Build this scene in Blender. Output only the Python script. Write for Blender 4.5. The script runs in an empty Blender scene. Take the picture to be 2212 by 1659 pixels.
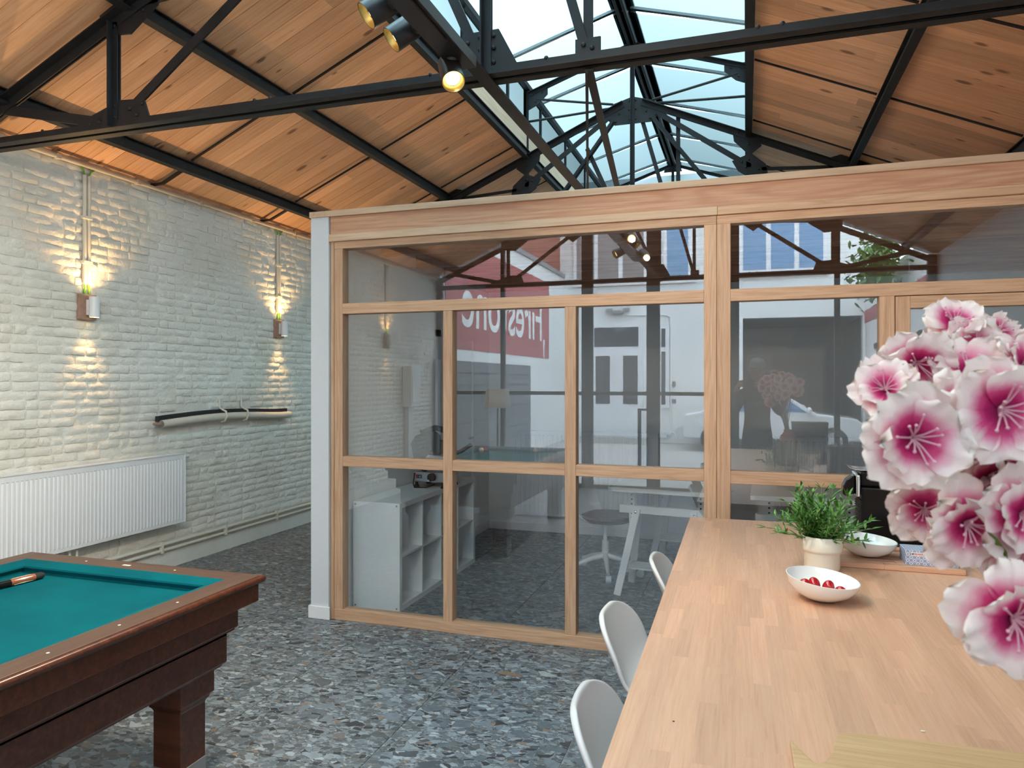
import bpy, bmesh, math, random
from mathutils import Vector, Matrix, Euler, noise as mnoise
rnd = random.Random(7)
scene = bpy.context.scene
COL = scene.collection

# ------------------------------------------------------------------ camera
FPX, YAW, CAMH, HORIZON = 1545.0, math.radians(18.1), 1.63, 823.0
cam_d = bpy.data.cameras.new('camera')
cam_d.sensor_width = 36.0
cam_d.lens = FPX / 2212.0 * 36.0
cam_d.shift_y = -(829.5 - HORIZON) / 2212.0
cam_d.clip_start = 0.01
cam_d.clip_end = 200
cam_d.dof.use_dof = True
cam_d.dof.focus_distance = 3.6
cam_d.dof.aperture_fstop = 9.0
cam = bpy.data.objects.new('camera', cam_d)
cam.location = (0, 0, CAMH)
cam.rotation_euler = (math.pi / 2, 0, YAW)
COL.objects.link(cam)
scene.camera = cam

# ------------------------------------------------------------------ sky and exposure
SKY = 6.5
world = bpy.data.worlds.new('sky')
scene.world = world
world.use_nodes = True
wn = world.node_tree.nodes
wn['Background'].inputs[0].default_value = (0.78, 0.89, 1.0, 1)
wn['Background'].inputs[1].default_value = SKY
scene.view_settings.view_transform = 'Standard'
scene.view_settings.look = 'None'
scene.view_settings.exposure = 0.62
scene.view_settings.gamma = 1.0
scene.view_settings.use_curve_mapping = False
scene.cycles.max_bounces = 8
scene.cycles.diffuse_bounces = 4
scene.cycles.glossy_bounces = 3
scene.cycles.transmission_bounces = 6
scene.cycles.transparent_max_bounces = 16
scene.cycles.use_adaptive_sampling = True
scene.cycles.adaptive_threshold = 0.04
scene.cycles.caustics_reflective = False
scene.cycles.caustics_refractive = False
scene.cycles.sample_clamp_indirect = 6.0
LAMP_W = 15.0        # each end of a wall lamp
SPOT_W = 95.0        # each track spot

# ------------------------------------------------------------------ measured layout
YP = 4.279           # front face of the glazed partition
XL, XR, XC = -4.785, 2.385, -1.2
YF, YE = -2.05, 13.0  # glazed street facade, far end wall
RS = 0.44            # roof slope
def roof(x, off=4.88):
    return off - RS * abs(x - XC)
TRUSS_Y = (YF + 0.06, 3.285, 8.0, 12.65)

# ------------------------------------------------------------------ node helpers
def new_mat(name):
    m = bpy.data.materials.new(name)
    m.use_nodes = True
    nt = m.node_tree
    b = nt.nodes['Principled BSDF']
    return m, nt, b
def N(nt, typ, **kw):
    n = nt.nodes.new(typ)
    for k, v in kw.items():
        if k.startswith('i_'):
            key = k[2:]
            key = int(key) if key.isdigit() else key.replace('_', ' ')
            n.inputs[key].default_value = v
        else:
            setattr(n, k, v)
    return n
def L(nt, a, b):
    nt.links.new(a, b)
def ramp(nt, fac, stops, interp='LINEAR'):
    r = N(nt, 'ShaderNodeValToRGB')
    r.color_ramp.interpolation = interp
    el = r.color_ramp.elements
    while len(el) < len(stops):
        el.new(0.5)
    for e, (p, c) in zip(el, stops):
        e.position = p
        e.color = (*c, 1) if len(c) == 3 else c
    if fac is not None:
        L(nt, fac, r.inputs[0])
    return r
def mixc(nt, fac, a, b, mode='MIX'):
    m = N(nt, 'ShaderNodeMix', data_type='RGBA', blend_type=mode)
    for sock, val in ((m.inputs[0], fac), (m.inputs[6], a), (m.inputs[7], b)):
        if hasattr(val, 'links'):
            L(nt, val, sock)
        elif isinstance(val, (int, float)):
            sock.default_value = val
        else:
            sock.default_value = (*val, 1) if len(val) == 3 else val
    return m.outputs[2]
def math_n(nt, op, a, b=None, c=None, clamp=False):
    m = N(nt, 'ShaderNodeMath', operation=op, use_clamp=clamp)
    for i, v in enumerate((a, b, c)):
        if v is None:
            continue
        if hasattr(v, 'links'):
            L(nt, v, m.inputs[i])
        else:
            m.inputs[i].default_value = v
    return m.outputs[0]
def bump(nt, b, height, strength=0.2, dist=0.01):
    n = N(nt, 'ShaderNodeBump')
    n.inputs['Strength'].default_value = strength
    n.inputs['Distance'].default_value = dist
    L(nt, height, n.inputs['Height'])
    L(nt, n.outputs[0], b.inputs['Normal'])

def simple(name, color, rough=0.5, metal=0.0, nscale=0, namt=0.0, bstr=0.0, bdist=0.002, coat=0.0, spec=None):
    m, nt, b = new_mat(name)
    b.inputs['Roughness'].default_value = rough
    b.inputs['Metallic'].default_value = metal
    if coat:
        b.inputs['Coat Weight'].default_value = coat
        b.inputs['Coat Roughness'].default_value = 0.08
    if spec is not None:
        b.inputs['Specular IOR Level'].default_value = spec
    if nscale:
        g = N(nt, 'ShaderNodeNewGeometry')
        nz = N(nt, 'ShaderNodeTexNoise', i_Scale=nscale, i_Detail=5.0, i_Roughness=0.6)
        L(nt, g.outputs['Position'], nz.inputs['Vector'])
        d = tuple(max(0, c * (1 - namt)) for c in color)
        u = tuple(min(1, c * (1 + namt)) for c in color)
        r = ramp(nt, nz.outputs[0], [(0.3, d), (0.7, u)])
        L(nt, r.outputs[0], b.inputs['Base Color'])
        if bstr:
            bump(nt, b, nz.outputs[0], bstr, bdist)
    else:
        b.inputs['Base Color'].default_value = (*color, 1)
    return m

def wood(name, base, dark, light, grain=(1.0, 16, 16), ring=9.0, ringvec=(0.5, 6, 6), ringamt=0.35, knots=0.0,
         knotvec=(1.5, 6, 6), knotcol=(0.12, 0.05, 0.02), rough=0.45, vary=0.18, bstr=0.08, coat=0.0):
    m, nt, b = new_mat(name)
    tc = N(nt, 'ShaderNodeTexCoord')
    oi = N(nt, 'ShaderNodeObjectInfo')
    r1 = math_n(nt, 'MULTIPLY', oi.outputs['Random'], 37.0)
    r2 = math_n(nt, 'MULTIPLY', oi.outputs['Random'], 113.0)
    cx = N(nt, 'ShaderNodeCombineXYZ')
    L(nt, r1, cx.inputs[0]); L(nt, r2, cx.inputs[1]); L(nt, r1, cx.inputs[2])
    va = N(nt, 'ShaderNodeVectorMath', operation='ADD')
    L(nt, tc.outputs['Object'], va.inputs[0]); L(nt, cx.outputs[0], va.inputs[1])
    def mapped(vec):
        mp = N(nt, 'ShaderNodeVectorMath', operation='MULTIPLY')
        mp.inputs[1].default_value = vec
        L(nt, va.outputs[0], mp.inputs[0])
        return mp.outputs[0]
    g = N(nt, 'ShaderNodeTexNoise', i_Scale=3.0, i_Detail=7.0, i_Roughness=0.65, i_Distortion=0.3)
    L(nt, mapped(grain), g.inputs['Vector'])
    rn = N(nt, 'ShaderNodeTexNoise', i_Scale=1.0, i_Detail=1.5, i_Roughness=0.4)
    L(nt, mapped(ringvec), rn.inputs['Vector'])
    s = math_n(nt, 'SINE', math_n(nt, 'MULTIPLY', rn.outputs[0], ring * 6.283))
    s01 = math_n(nt, 'MULTIPLY_ADD', s, 0.5, 0.5)
    s01 = math_n(nt, 'POWER', s01, 2.0)
    gr = ramp(nt, g.outputs[0], [(0.28, dark), (0.5, base), (0.74, light)])
    c = mixc(nt, math_n(nt, 'MULTIPLY', s01, ringamt), gr.outputs[0], dark)
    if knots:
        vo = N(nt, 'ShaderNodeTexVoronoi', i_Scale=1.0, i_Randomness=1.0)
        L(nt, mapped(knotvec), vo.inputs['Vector'])
        wob = math_n(nt, 'MULTIPLY_ADD', g.outputs[0], 0.10, vo.outputs['Distance'])
        pick = N(nt, 'ShaderNodeSeparateColor')
        L(nt, vo.outputs['Color'], pick.inputs[0])
        thr = math_n(nt, 'MULTIPLY', math_n(nt, 'SUBTRACT', pick.outputs[0], 0.62, clamp=True), knots)
        k = math_n(nt, 'SUBTRACT', thr, math_n(nt, 'SUBTRACT', wob, 0.05))
        k = math_n(nt, 'MULTIPLY', k, 9.0, clamp=True)
        c = mixc(nt, math_n(nt, 'MULTIPLY', k, 0.8), c, knotcol)
    hv = N(nt, 'ShaderNodeHueSaturation')
    val = math_n(nt, 'MULTIPLY_ADD', oi.outputs['Random'], 2 * vary, 1 - vary)
    L(nt, val, hv.inputs['Value']); L(nt, c, hv.inputs['Color'])
    L(nt, hv.outputs[0], b.inputs['Base Color'])
    b.inputs['Roughness'].default_value = rough
    if coat:
        b.inputs['Coat Weight'].default_value = coat
        b.inputs['Coat Roughness'].default_value = 0.12
    if bstr:
        bump(nt, b, g.outputs[0], bstr, 0.002)
    return m

def glass_mat(name, tint, ior, rough=0.0, glossy_col=(1, 1, 1)):
    m, nt, b = new_mat(name)
    nt.nodes.remove(b)
    out = nt.nodes['Material Output']
    tr = N(nt, 'ShaderNodeBsdfTransparent'); tr.inputs[0].default_value = (*tint, 1)
    gl = N(nt, 'ShaderNodeBsdfGlossy'); gl.inputs['Roughness'].default_value = rough
    gl.inputs['Color'].default_value = (*glossy_col, 1)
    lw = N(nt, 'ShaderNodeLayerWeight', i_Blend=0.5)
    f0 = ((ior - 1) / (ior + 1)) ** 2
    fr = N(nt, 'ShaderNodeMath', operation='MULTIPLY_ADD')
    L(nt, math_n(nt, 'POWER', lw.outputs['Facing'], 5.0), fr.inputs[0])
    fr.inputs[1].default_value = 1 - f0; fr.inputs[2].default_value = f0
    mx = N(nt, 'ShaderNodeMixShader')
    L(nt, fr.outputs[0], mx.inputs[0]); L(nt, tr.outputs[0], mx.inputs[1]); L(nt, gl.outputs[0], mx.inputs[2])
    L(nt, mx.outputs[0], out.inputs[0])
    return m

def emit_mat(name, color, strength):
    m, nt, b = new_mat(name)
    b.inputs['Base Color'].default_value = (*color, 1)
    b.inputs['Emission Color'].default_value = (*color, 1)
    b.inputs['Emission Strength'].default_value = strength
    m.cycles.emission_sampling = 'NONE'
    return m

# ------------------------------------------------------------------ materials
MT = {}
MT['pine'] = wood('pine_planks', (0.84, 0.485, 0.275), (0.68, 0.35, 0.18), (0.89, 0.565, 0.345), grain=(0.8, 20, 20), ring=6,
                  ringvec=(0.8, 11, 11), ringamt=0.30, knots=0.85, knotvec=(4.2, 10, 10), knotcol=(0.17, 0.06, 0.025), rough=0.55, vary=0.2)
MT['oak'] = wood('oak_frame', (0.63, 0.385, 0.24), (0.46, 0.255, 0.145), (0.71, 0.465, 0.305), grain=(1.2, 30, 30), ring=11,
                 ringvec=(0.7, 9, 9), ringamt=0.33, rough=0.5, vary=0.10)
MT['douglas'] = wood('douglas_beam', (0.66, 0.36, 0.22), (0.50, 0.22, 0.125), (0.73, 0.46, 0.30), grain=(0.7, 24, 24), ring=8,
                     ringvec=(0.55, 8, 8), ringamt=0.5, knots=0.75, knotvec=(2.6, 8, 8), knotcol=(0.22, 0.08, 0.04), rough=0.55, vary=0.1)
MT['palewood'] = wood('pale_cap_wood', (0.64, 0.44, 0.30), (0.52, 0.33, 0.21), (0.70, 0.51, 0.36), ring=5, ringamt=0.15, rough=0.55, vary=0.08)
MT['joist'] = wood('joist_wood', (0.56, 0.27, 0.16), (0.40, 0.17, 0.10), (0.64, 0.35, 0.21), grain=(0.7, 20, 20), ring=7, knots=0.5, knotvec=(4, 9, 9), rough=0.6, vary=0.1)
MT['beech'] = wood('beech_staves', (0.63, 0.355, 0.228), (0.55, 0.295, 0.18), (0.68, 0.41, 0.272), grain=(1.6, 40, 40), ring=5,
                   ringvec=(1.2, 14, 14), ringamt=0.14, rough=0.42, vary=0.10, bstr=0.02)
MT['bamboo'] = wood('bamboo_board', (0.57, 0.36, 0.19), (0.47, 0.27, 0.13), (0.63, 0.42, 0.235), grain=(1.2, 45, 45), ring=9,
                    ringvec=(0.4, 16, 16), ringamt=0.3, rough=0.45, vary=0.05)
MT['mahogany'] = wood('mahogany', (0.095, 0.024, 0.009), (0.045, 0.010, 0.004), (0.15, 0.042, 0.016), grain=(0.8, 18, 18), ring=7,
                      ringvec=(0.4, 6, 6), ringamt=0.4, rough=0.34, vary=0.05, bstr=0.02, coat=0.18)
MT['railwood'] = wood('rail_wood', (0.085, 0.044, 0.028), (0.055, 0.028, 0.018), (0.115, 0.062, 0.040), grain=(0.8, 22, 22), ring=7, ringamt=0.2, rough=0.45, vary=0.05, coat=0.06)
MT['walnutplate'] = simple('brown_backplate', (0.40, 0.235, 0.17), 0.6, nscale=30, namt=0.15)
MT['steel'] = simple('black_painted_steel', (0.017, 0.017, 0.019), 0.55, nscale=9, namt=0.25, bstr=0.06, spec=0.3)
MT['blackmetal'] = simple('satin_black_metal', (0.025, 0.022, 0.024), 0.38)
MT['aluminium'] = simple('grey_aluminium', (0.42, 0.45, 0.47), 0.45, metal=0.3)
MT['ridge'] = simple('grey_ridge_profile', (0.22, 0.23, 0.24), 0.5, metal=0.2)
MT['white'] = simple('white_plaster', (0.66, 0.68, 0.71), 0.6, nscale=60, namt=0.015, bstr=0.03)
MT['enamel'] = simple('white_enamel', (0.82, 0.83, 0.85), 0.28)
MT['laminate'] = simple('white_laminate', (0.86, 0.87, 0.87), 0.42)
MT['plastic'] = simple('white_plastic', (0.66, 0.635, 0.63), 0.45)
MT['pvc'] = simple('cream_pvc', (0.72, 0.68, 0.58), 0.45)
MT['ceramic'] = simple('white_ceramic', (0.84, 0.84, 0.82), 0.12, coat=0.4)
MT['pot'] = simple('cream_pot', (0.80, 0.78, 0.69), 0.28, coat=0.2)
MT['black'] = simple('glossy_black_plastic', (0.010, 0.009, 0.009), 0.12, spec=0.15)
MT['matteblack'] = simple('matte_black', (0.02, 0.02, 0.022), 0.6)
MT['rubber'] = simple('black_rubber', (0.015, 0.015, 0.015), 0.75)
MT['chrome'] = simple('chrome', (0.85, 0.86, 0.88), 0.10, metal=1.0)
MT['brushed'] = simple('brushed_aluminium', (0.62, 0.64, 0.66), 0.32, metal=0.9)
MT['slategrey'] = simple('grey_machine_metal', (0.30, 0.31, 0.32), 0.42, metal=0.6)
MT['slicergrey'] = simple('dark_cast_metal', (0.05, 0.053, 0.056), 0.5, spec=0.3)
MT['green'] = simple('green_wire', (0.12, 0.36, 0.02), 0.5)
MT['canvas'] = simple('cream_canvas', (0.66, 0.61, 0.52), 0.8, nscale=40, namt=0.05)
MT['grout'] = simple('light_grout', (0.36, 0.37, 0.38), 0.85)
MT['felt_edge'] = None
MT['seatfabric'] = simple('taupe_fabric', (0.16, 0.105, 0.095), 0.85, nscale=200, namt=0.12)
MT['red'] = simple('red_button', (0.5, 0.02, 0.03), 0.4)
MT['tomato'] = simple('red_tomato', (0.42, 0.008, 0.012), 0.12, coat=0.6)
MT['skin'] = simple('skin', (0.45, 0.25, 0.18), 0.55)
MT['sweater'] = simple('black_sweatshirt', (0.018, 0.018, 0.02), 0.9, nscale=80, namt=0.2)
MT['denim'] = simple('dark_denim', (0.03, 0.035, 0.055), 0.9)
MT['capcloth'] = simple('grey_cap_cloth', (0.30, 0.31, 0.31), 0.85)
MT['lampshade'] = simple('linen_lampshade', (0.62, 0.58, 0.52), 0.8)
MT['ivory'] = simple('ivory_inlay', (0.8, 0.75, 0.62), 0.35)
MT['stuccowhite'] = simple('white_stucco', (0.80, 0.80, 0.78), 0.85, nscale=1.2, namt=0.05)
MT['redpaint'] = simple('faded_red_wall_paint', (0.44, 0.13, 0.13), 0.8, nscale=1.6, namt=0.15)
MT['whitepaint'] = simple('white_lettering', (0.82, 0.81, 0.78), 0.7)
MT['blackpaint'] = simple('black_lettering', (0.03, 0.03, 0.03), 0.7)
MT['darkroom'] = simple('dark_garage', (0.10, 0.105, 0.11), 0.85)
MT['shutter'] = simple('grey_shutter', (0.16, 0.17, 0.18), 0.6)
MT['concrete'] = simple('concrete_ground', (0.46, 0.45, 0.43), 0.9, nscale=2.0, namt=0.12)
MT['carwhite'] = simple('white_car_paint', (0.80, 0.81, 0.82), 0.2, coat=0.6)
MT['darkglass'] = simple('dark_window_glass', (0.05, 0.06, 0.07), 0.06, spec=0.8)
MT['skypaintglass'] = simple('glass_with_painted_sky', (0.10, 0.26, 0.46), 0.04, spec=1.0)  # mirrored sky is painted into the blue base colour
MT['curtain'] = simple('grey_curtain', (0.30, 0.28, 0.27), 0.9)
MT['zinc'] = simple('zinc_gutter', (0.35, 0.36, 0.37), 0.5, metal=0.4)
MT['glass'] = glass_mat('partition_glass', (0.965, 0.985, 0.995), 1.90)
MT['facadeglass'] = glass_mat('facade_glass', (0.93, 0.95, 0.95), 1.25)
MT['film'] = glass_mat('clear_plastic_film', (0.93, 0.93, 0.95), 1.5, 0.05)
MT['bulb'] = emit_mat('warm_bulb', (1.0, 0.78, 0.42), 7.0)
MT['spotbulb'] = emit_mat('warm_spot_bulb', (1.0, 0.74, 0.34), 5.0)

def mk_poly():
    # multiwall sheet: lets most light through square on, less and less at a slant
    m, nt, b = new_mat('opal_polycarbonate')
    nt.nodes.remove(b)
    out = nt.nodes['Material Output']
    lw = N(nt, 'ShaderNodeLayerWeight', i_Blend=0.5)
    cs = math_n(nt, 'SUBTRACT', 1.0, lw.outputs['Facing'], clamp=True)
    cs = math_n(nt, 'POWER', cs, 0.92)
    cc = N(nt, 'ShaderNodeCombineColor')
    for k in range(3):
        L(nt, cs, cc.inputs[k])
    col = mixc(nt, 1.0, (0.70, 0.83, 0.835), cc.outputs[0], 'MULTIPLY')
    tr = N(nt, 'ShaderNodeBsdfTransparent'); L(nt, col, tr.inputs[0])
    L(nt, tr.outputs[0], out.inputs[0])
    return m
MT['poly'] = mk_poly()

def mk_brickpaint():
    m, nt, b = new_mat('white_painted_brick')
    g = N(nt, 'ShaderNodeNewGeometry')
    n1 = N(nt, 'ShaderNodeTexNoise', i_Scale=9.0, i_Detail=6.0, i_Roughness=0.62)
    n2 = N(nt, 'ShaderNodeTexNoise', i_Scale=42.0, i_Detail=5.0, i_Roughness=0.6, i_Distortion=0.4)
    n3 = N(nt, 'ShaderNodeTexNoise', i_Scale=2.2, i_Detail=4.0)
    for n in (n1, n2, n3):
        L(nt, g.outputs['Position'], n.inputs['Vector'])
    r = ramp(nt, n3.outputs[0], [(0.3, (0.74, 0.71, 0.63)), (0.6, (0.82, 0.80, 0.74))])
    spots = ramp(nt, n2.outputs[0], [(0.76, (1, 1, 1)), (0.82, (0.45, 0.42, 0.36))])
    c = mixc(nt, 1.0, r.outputs[0], spots.outputs[0], 'MULTIPLY')
    L(nt, c, b.inputs['Base Color'])
    b.inputs['Roughness'].default_value = 0.62
    h = math_n(nt, 'MULTIPLY_ADD', n2.outputs[0], 0.35, n1.outputs[0])
    bump(nt, b, h, 0.75, 0.022)
    return m
MT['brick'] = mk_brickpaint()
MT['cuewood'] = simple('reddish_cue_wood', (0.26, 0.085, 0.04), 0.3)

def mk_terrazzo():
    m, nt, b = new_mat('dark_terrazzo_tile')
    g = N(nt, 'ShaderNodeNewGeometry')
    oi = N(nt, 'ShaderNodeObjectInfo')
    # each tile is cut from another place of the slab
    cx = N(nt, 'ShaderNodeCombineXYZ')
    L(nt, math_n(nt, 'MULTIPLY', oi.outputs['Random'], 91.0), cx.inputs[0])
    L(nt, math_n(nt, 'MULTIPLY', oi.outputs['Random'], 53.0), cx.inputs[1])
    va = N(nt, 'ShaderNodeVectorMath', operation='ADD')
    L(nt, g.outputs['Position'], va.inputs[0]); L(nt, cx.outputs[0], va.inputs[1])
    dn = N(nt, 'ShaderNodeTexNoise', i_Scale=14.0, i_Detail=3.0)
    L(nt, va.outputs[0], dn.inputs['Vector'])
    ds = N(nt, 'ShaderNodeVectorMath', operation='SCALE'); ds.inputs['Scale'].default_value = 0.045
    L(nt, dn.outputs['Color'], ds.inputs[0])
    v2 = N(nt, 'ShaderNodeVectorMath', operation='ADD')
    L(nt, va.outputs[0], v2.inputs[0]); L(nt, ds.outputs[0], v2.inputs[1])
    st = N(nt, 'ShaderNodeVectorMath', operation='MULTIPLY'); st.inputs[1].default_value = (1.0, 1.55, 0.0)
    L(nt, v2.outputs[0], st.inputs[0])
    pal = [(0.0, (0.045, 0.050, 0.056)), (0.14, (0.080, 0.094, 0.108)), (0.30, (0.125, 0.150, 0.172)), (0.47, (0.18, 0.212, 0.242)), (0.62, (0.11, 0.115, 0.12)),
           (0.72, (0.25, 0.29, 0.32)), (0.87, (0.36, 0.40, 0.43)), (0.955, (0.25, 0.17, 0.12)), (0.975, (0.17, 0.16, 0.15))]
    def chips(scale):
        vo = N(nt, 'ShaderNodeTexVoronoi', voronoi_dimensions='2D', i_Scale=scale)
        L(nt, st.outputs[0], vo.inputs['Vector'])
        ve = N(nt, 'ShaderNodeTexVoronoi', voronoi_dimensions='2D', feature='DISTANCE_TO_EDGE', i_Scale=scale)
        L(nt, st.outputs[0], ve.inputs['Vector'])
        sp = N(nt, 'ShaderNodeSeparateColor'); L(nt, vo.outputs['Color'], sp.inputs[0])
        cr = ramp(nt, sp.outputs[0], pal, 'CONSTANT')
        return cr.outputs[0], sp.outputs[1], ve.outputs['Distance']
    ca, pa, ea = chips(10.5)
    cb, pb, eb = chips(27.0)
    cc, pc, ec = chips(64.0)
    fine = N(nt, 'ShaderNodeTexNoise', i_Scale=160.0, i_Detail=3.0); L(nt, va.outputs[0], fine.inputs['Vector'])
    cc = mixc(nt, 0.35, cc, ramp(nt, fine.outputs[0], [(0.35, (0.06, 0.065, 0.07)), (0.65, (0.34, 0.36, 0.37))]).outputs[0])
    def gate(p, lim, e, w):
        a = math_n(nt, 'LESS_THAN', p, lim)
        bb = math_n(nt, 'GREATER_THAN', e, w)
        return math_n(nt, 'MULTIPLY', a, bb)
    c = mixc(nt, gate(pb, 0.62, eb, 0.06), cc, cb)
    c = mixc(nt, gate(pa, 0.16, ea, 0.12), c, ca)
    vein = N(nt, 'ShaderNodeTexNoise', i_Scale=30.0, i_Detail=5.0); L(nt, va.outputs[0], vein.inputs['Vector'])
    c = mixc(nt, 0.35, c, ramp(nt, vein.outputs[0], [(0.3, (0.55, 0.55, 0.55)), (0.7, (1.25, 1.25, 1.25))]).outputs[0], 'MULTIPLY')
    L(nt, c, b.inputs['Base Color'])
    b.inputs['Roughness'].default_value = 0.42
    return m
MT['terrazzo'] = mk_terrazzo()

def mk_felt():
    m, nt, b = new_mat('teal_billiard_cloth')
    g = N(nt, 'ShaderNodeNewGeometry')
    n1 = N(nt, 'ShaderNodeTexNoise', i_Scale=4.0, i_Detail=3.0)
    n2 = N(nt, 'ShaderNodeTexNoise', i_Scale=130.0, i_Detail=3.0, i_Roughness=0.8)
    for n in (n1, n2):
        L(nt, g.outputs['Position'], n.inputs['Vector'])
    base = ramp(nt, n1.outputs[0], [(0.35, (0.0, 0.080, 0.10)), (0.65, (0.0, 0.098, 0.118))])
    fl = ramp(nt, n2.outputs[0], [(0.76, (0, 0, 0)), (0.82, (0.06, 0.10, 0.10))])
    c = mixc(nt, 1.0, base.outputs[0], fl.outputs[0], 'ADD')
    L(nt, c, b.inputs['Base Color'])
    b.inputs['Roughness'].default_value = 0.95
    b.inputs['Specular IOR Level'].default_value = 0.1
    return m
MT['felt'] = mk_felt()

def mk_petal():
    m, nt, b = new_mat('cherry_blossom_petal')
    at = N(nt, 'ShaderNodeAttribute', attribute_name='radial')
    g = N(nt, 'ShaderNodeNewGeometry')
    nz = N(nt, 'ShaderNodeTexNoise', i_Scale=45.0, i_Detail=4.0)
    L(nt, g.outputs['Position'], nz.inputs['Vector'])
    f = math_n(nt, 'ADD', at.outputs['Fac'], math_n(nt, 'MULTIPLY_ADD', nz.outputs[0], 0.30, -0.15))
    r = ramp(nt, f, [(0.0, (0.22, 0.004, 0.06)), (0.26, (0.52, 0.008, 0.13)), (0.40, (0.70, 0.07, 0.23)), (0.55, (0.82, 0.42, 0.50)), (0.68, (0.89, 0.73, 0.70)), (1.0, (0.92, 0.83, 0.75))])
    L(nt, r.outputs[0], b.inputs['Base Color'])
    b.inputs['Roughness'].default_value = 0.6
    b.inputs['Subsurface Weight'].default_value = 0.0
    b.inputs['Transmission Weight'].default_value = 0.0
    out = nt.nodes['Material Output']
    tl = N(nt, 'ShaderNodeBsdfTranslucent'); L(nt, r.outputs[0], tl.inputs[0])
    mx = N(nt, 'ShaderNodeMixShader'); mx.inputs[0].default_value = 0.28
    L(nt, b.outputs[0], mx.inputs[1]); L(nt, tl.outputs[0], mx.inputs[2]); L(nt, mx.outputs[0], out.inputs[0])
    return m
MT['petal'] = mk_petal()
MT['stamen'] = simple('pale_pink_stamen', (0.66, 0.36, 0.42), 0.6)
MT['stem'] = simple('brown_stem', (0.10, 0.05, 0.025), 0.8)
MT['leafbit'] = simple('fresh_green_leaf', (0.13, 0.24, 0.03), 0.55)
def mk_leaf():
    m, nt, b = new_mat('artificial_green_leaf')
    oi = N(nt, 'ShaderNodeNewGeometry')
    nz = N(nt, 'ShaderNodeTexNoise', i_Scale=35.0, i_Detail=2.0)
    L(nt, oi.outputs['Position'], nz.inputs['Vector'])
    r = ramp(nt, nz.outputs[0], [(0.3, (0.030, 0.105, 0.015)), (0.52, (0.08, 0.23, 0.035)), (0.72, (0.20, 0.38, 0.09))])
    L(nt, r.outputs[0], b.inputs['Base Color'])
    b.inputs['Roughness'].default_value = 0.42
    return m
MT['leaf'] = mk_leaf()

def mk_vase():
    m, nt, b = new_mat('terracotta_patterned_vase')
    tc = N(nt, 'ShaderNodeTexCoord')
    vo = N(nt, 'ShaderNodeTexVoronoi', i_Scale=34.0); L(nt, tc.outputs['Object'], vo.inputs['Vector'])
    r = ramp(nt, vo.outputs['Distance'], [(0.35, (0.55, 0.27, 0.16)), (0.5, (0.36, 0.14, 0.08))])
    L(nt, r.outputs[0], b.inputs['Base Color']); b.inputs['Roughness'].default_value = 0.6
    return m
MT['vase'] = mk_vase()

def mk_azulejo():
    m, nt, b = new_mat('blue_tile_print')
    tc = N(nt, 'ShaderNodeTexCoord')
    sp = N(nt, 'ShaderNodeSeparateXYZ'); L(nt, tc.outputs['Object'], sp.inputs[0])
    y = math_n(nt, 'ADD', sp.outputs[2], sp.outputs[1])
    cell = 0.024
    u = math_n(nt, 'DIVIDE', math_n(nt, 'ADD', sp.outputs[0], y), cell)
    v = math_n(nt, 'DIVIDE', math_n(nt, 'SUBTRACT', sp.outputs[0], y), cell)
    fu = math_n(nt, 'ABSOLUTE', math_n(nt, 'SUBTRACT', math_n(nt, 'FRACT', math_n(nt, 'ADD', u, 40.0)), 0.5))
    fv = math_n(nt, 'ABSOLUTE', math_n(nt, 'SUBTRACT', math_n(nt, 'FRACT', math_n(nt, 'ADD', v, 40.0)), 0.5))
    edge = math_n(nt, 'GREATER_THAN', math_n(nt, 'MAXIMUM', fu, fv), 0.455)
    rad = math_n(nt, 'SQRT', math_n(nt, 'ADD', math_n(nt, 'MULTIPLY', fu, fu), math_n(nt, 'MULTIPLY', fv, fv)))
    ring = math_n(nt, 'LESS_THAN', math_n(nt, 'ABSOLUTE', math_n(nt, 'SUBTRACT', rad, 0.27)), 0.055)
    dot = math_n(nt, 'LESS_THAN', rad, 0.10)
    pet = math_n(nt, 'LESS_THAN', math_n(nt, 'MULTIPLY', fu, fv), 0.004)
    pet = math_n(nt, 'MULTIPLY', pet, math_n(nt, 'LESS_THAN', rad, 0.24))
    k = math_n(nt, 'MAXIMUM', math_n(nt, 'MAXIMUM', edge, ring), math_n(nt, 'MAXIMUM', dot, pet))
    c = mixc(nt, k, (0.72, 0.76, 0.84), (0.035, 0.075, 0.26))
    L(nt, c, b.inputs['Base Color']); b.inputs['Roughness'].default_value = 0.5
    return m
MT['azulejo'] = mk_azulejo()

def mk_redbrick():
    m, nt, b = new_mat('red_brickwork_far')
    g = N(nt, 'ShaderNodeNewGeometry')
    sp = N(nt, 'ShaderNodeSeparateXYZ'); L(nt, g.outputs['Position'], sp.inputs[0])
    cx = N(nt, 'ShaderNodeCombineXYZ'); L(nt, sp.outputs[1], cx.inputs[0]); L(nt, sp.outputs[2], cx.inputs[1])
    br = N(nt, 'ShaderNodeTexBrick')
    br.inputs['Color1'].default_value = (0.30, 0.075, 0.05, 1); br.inputs['Color2'].default_value = (0.36, 0.11, 0.07, 1)
    br.inputs['Mortar'].default_value = (0.38, 0.30, 0.26, 1); br.inputs['Scale'].default_value = 4.5; br.inputs['Mortar Size'].default_value = 0.012
    L(nt, cx.outputs[0], br.inputs['Vector']); L(nt, br.outputs[0], b.inputs['Base Color']); b.inputs['Roughness'].default_value = 0.9
    return m
MT['redbrick'] = mk_redbrick()
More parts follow.
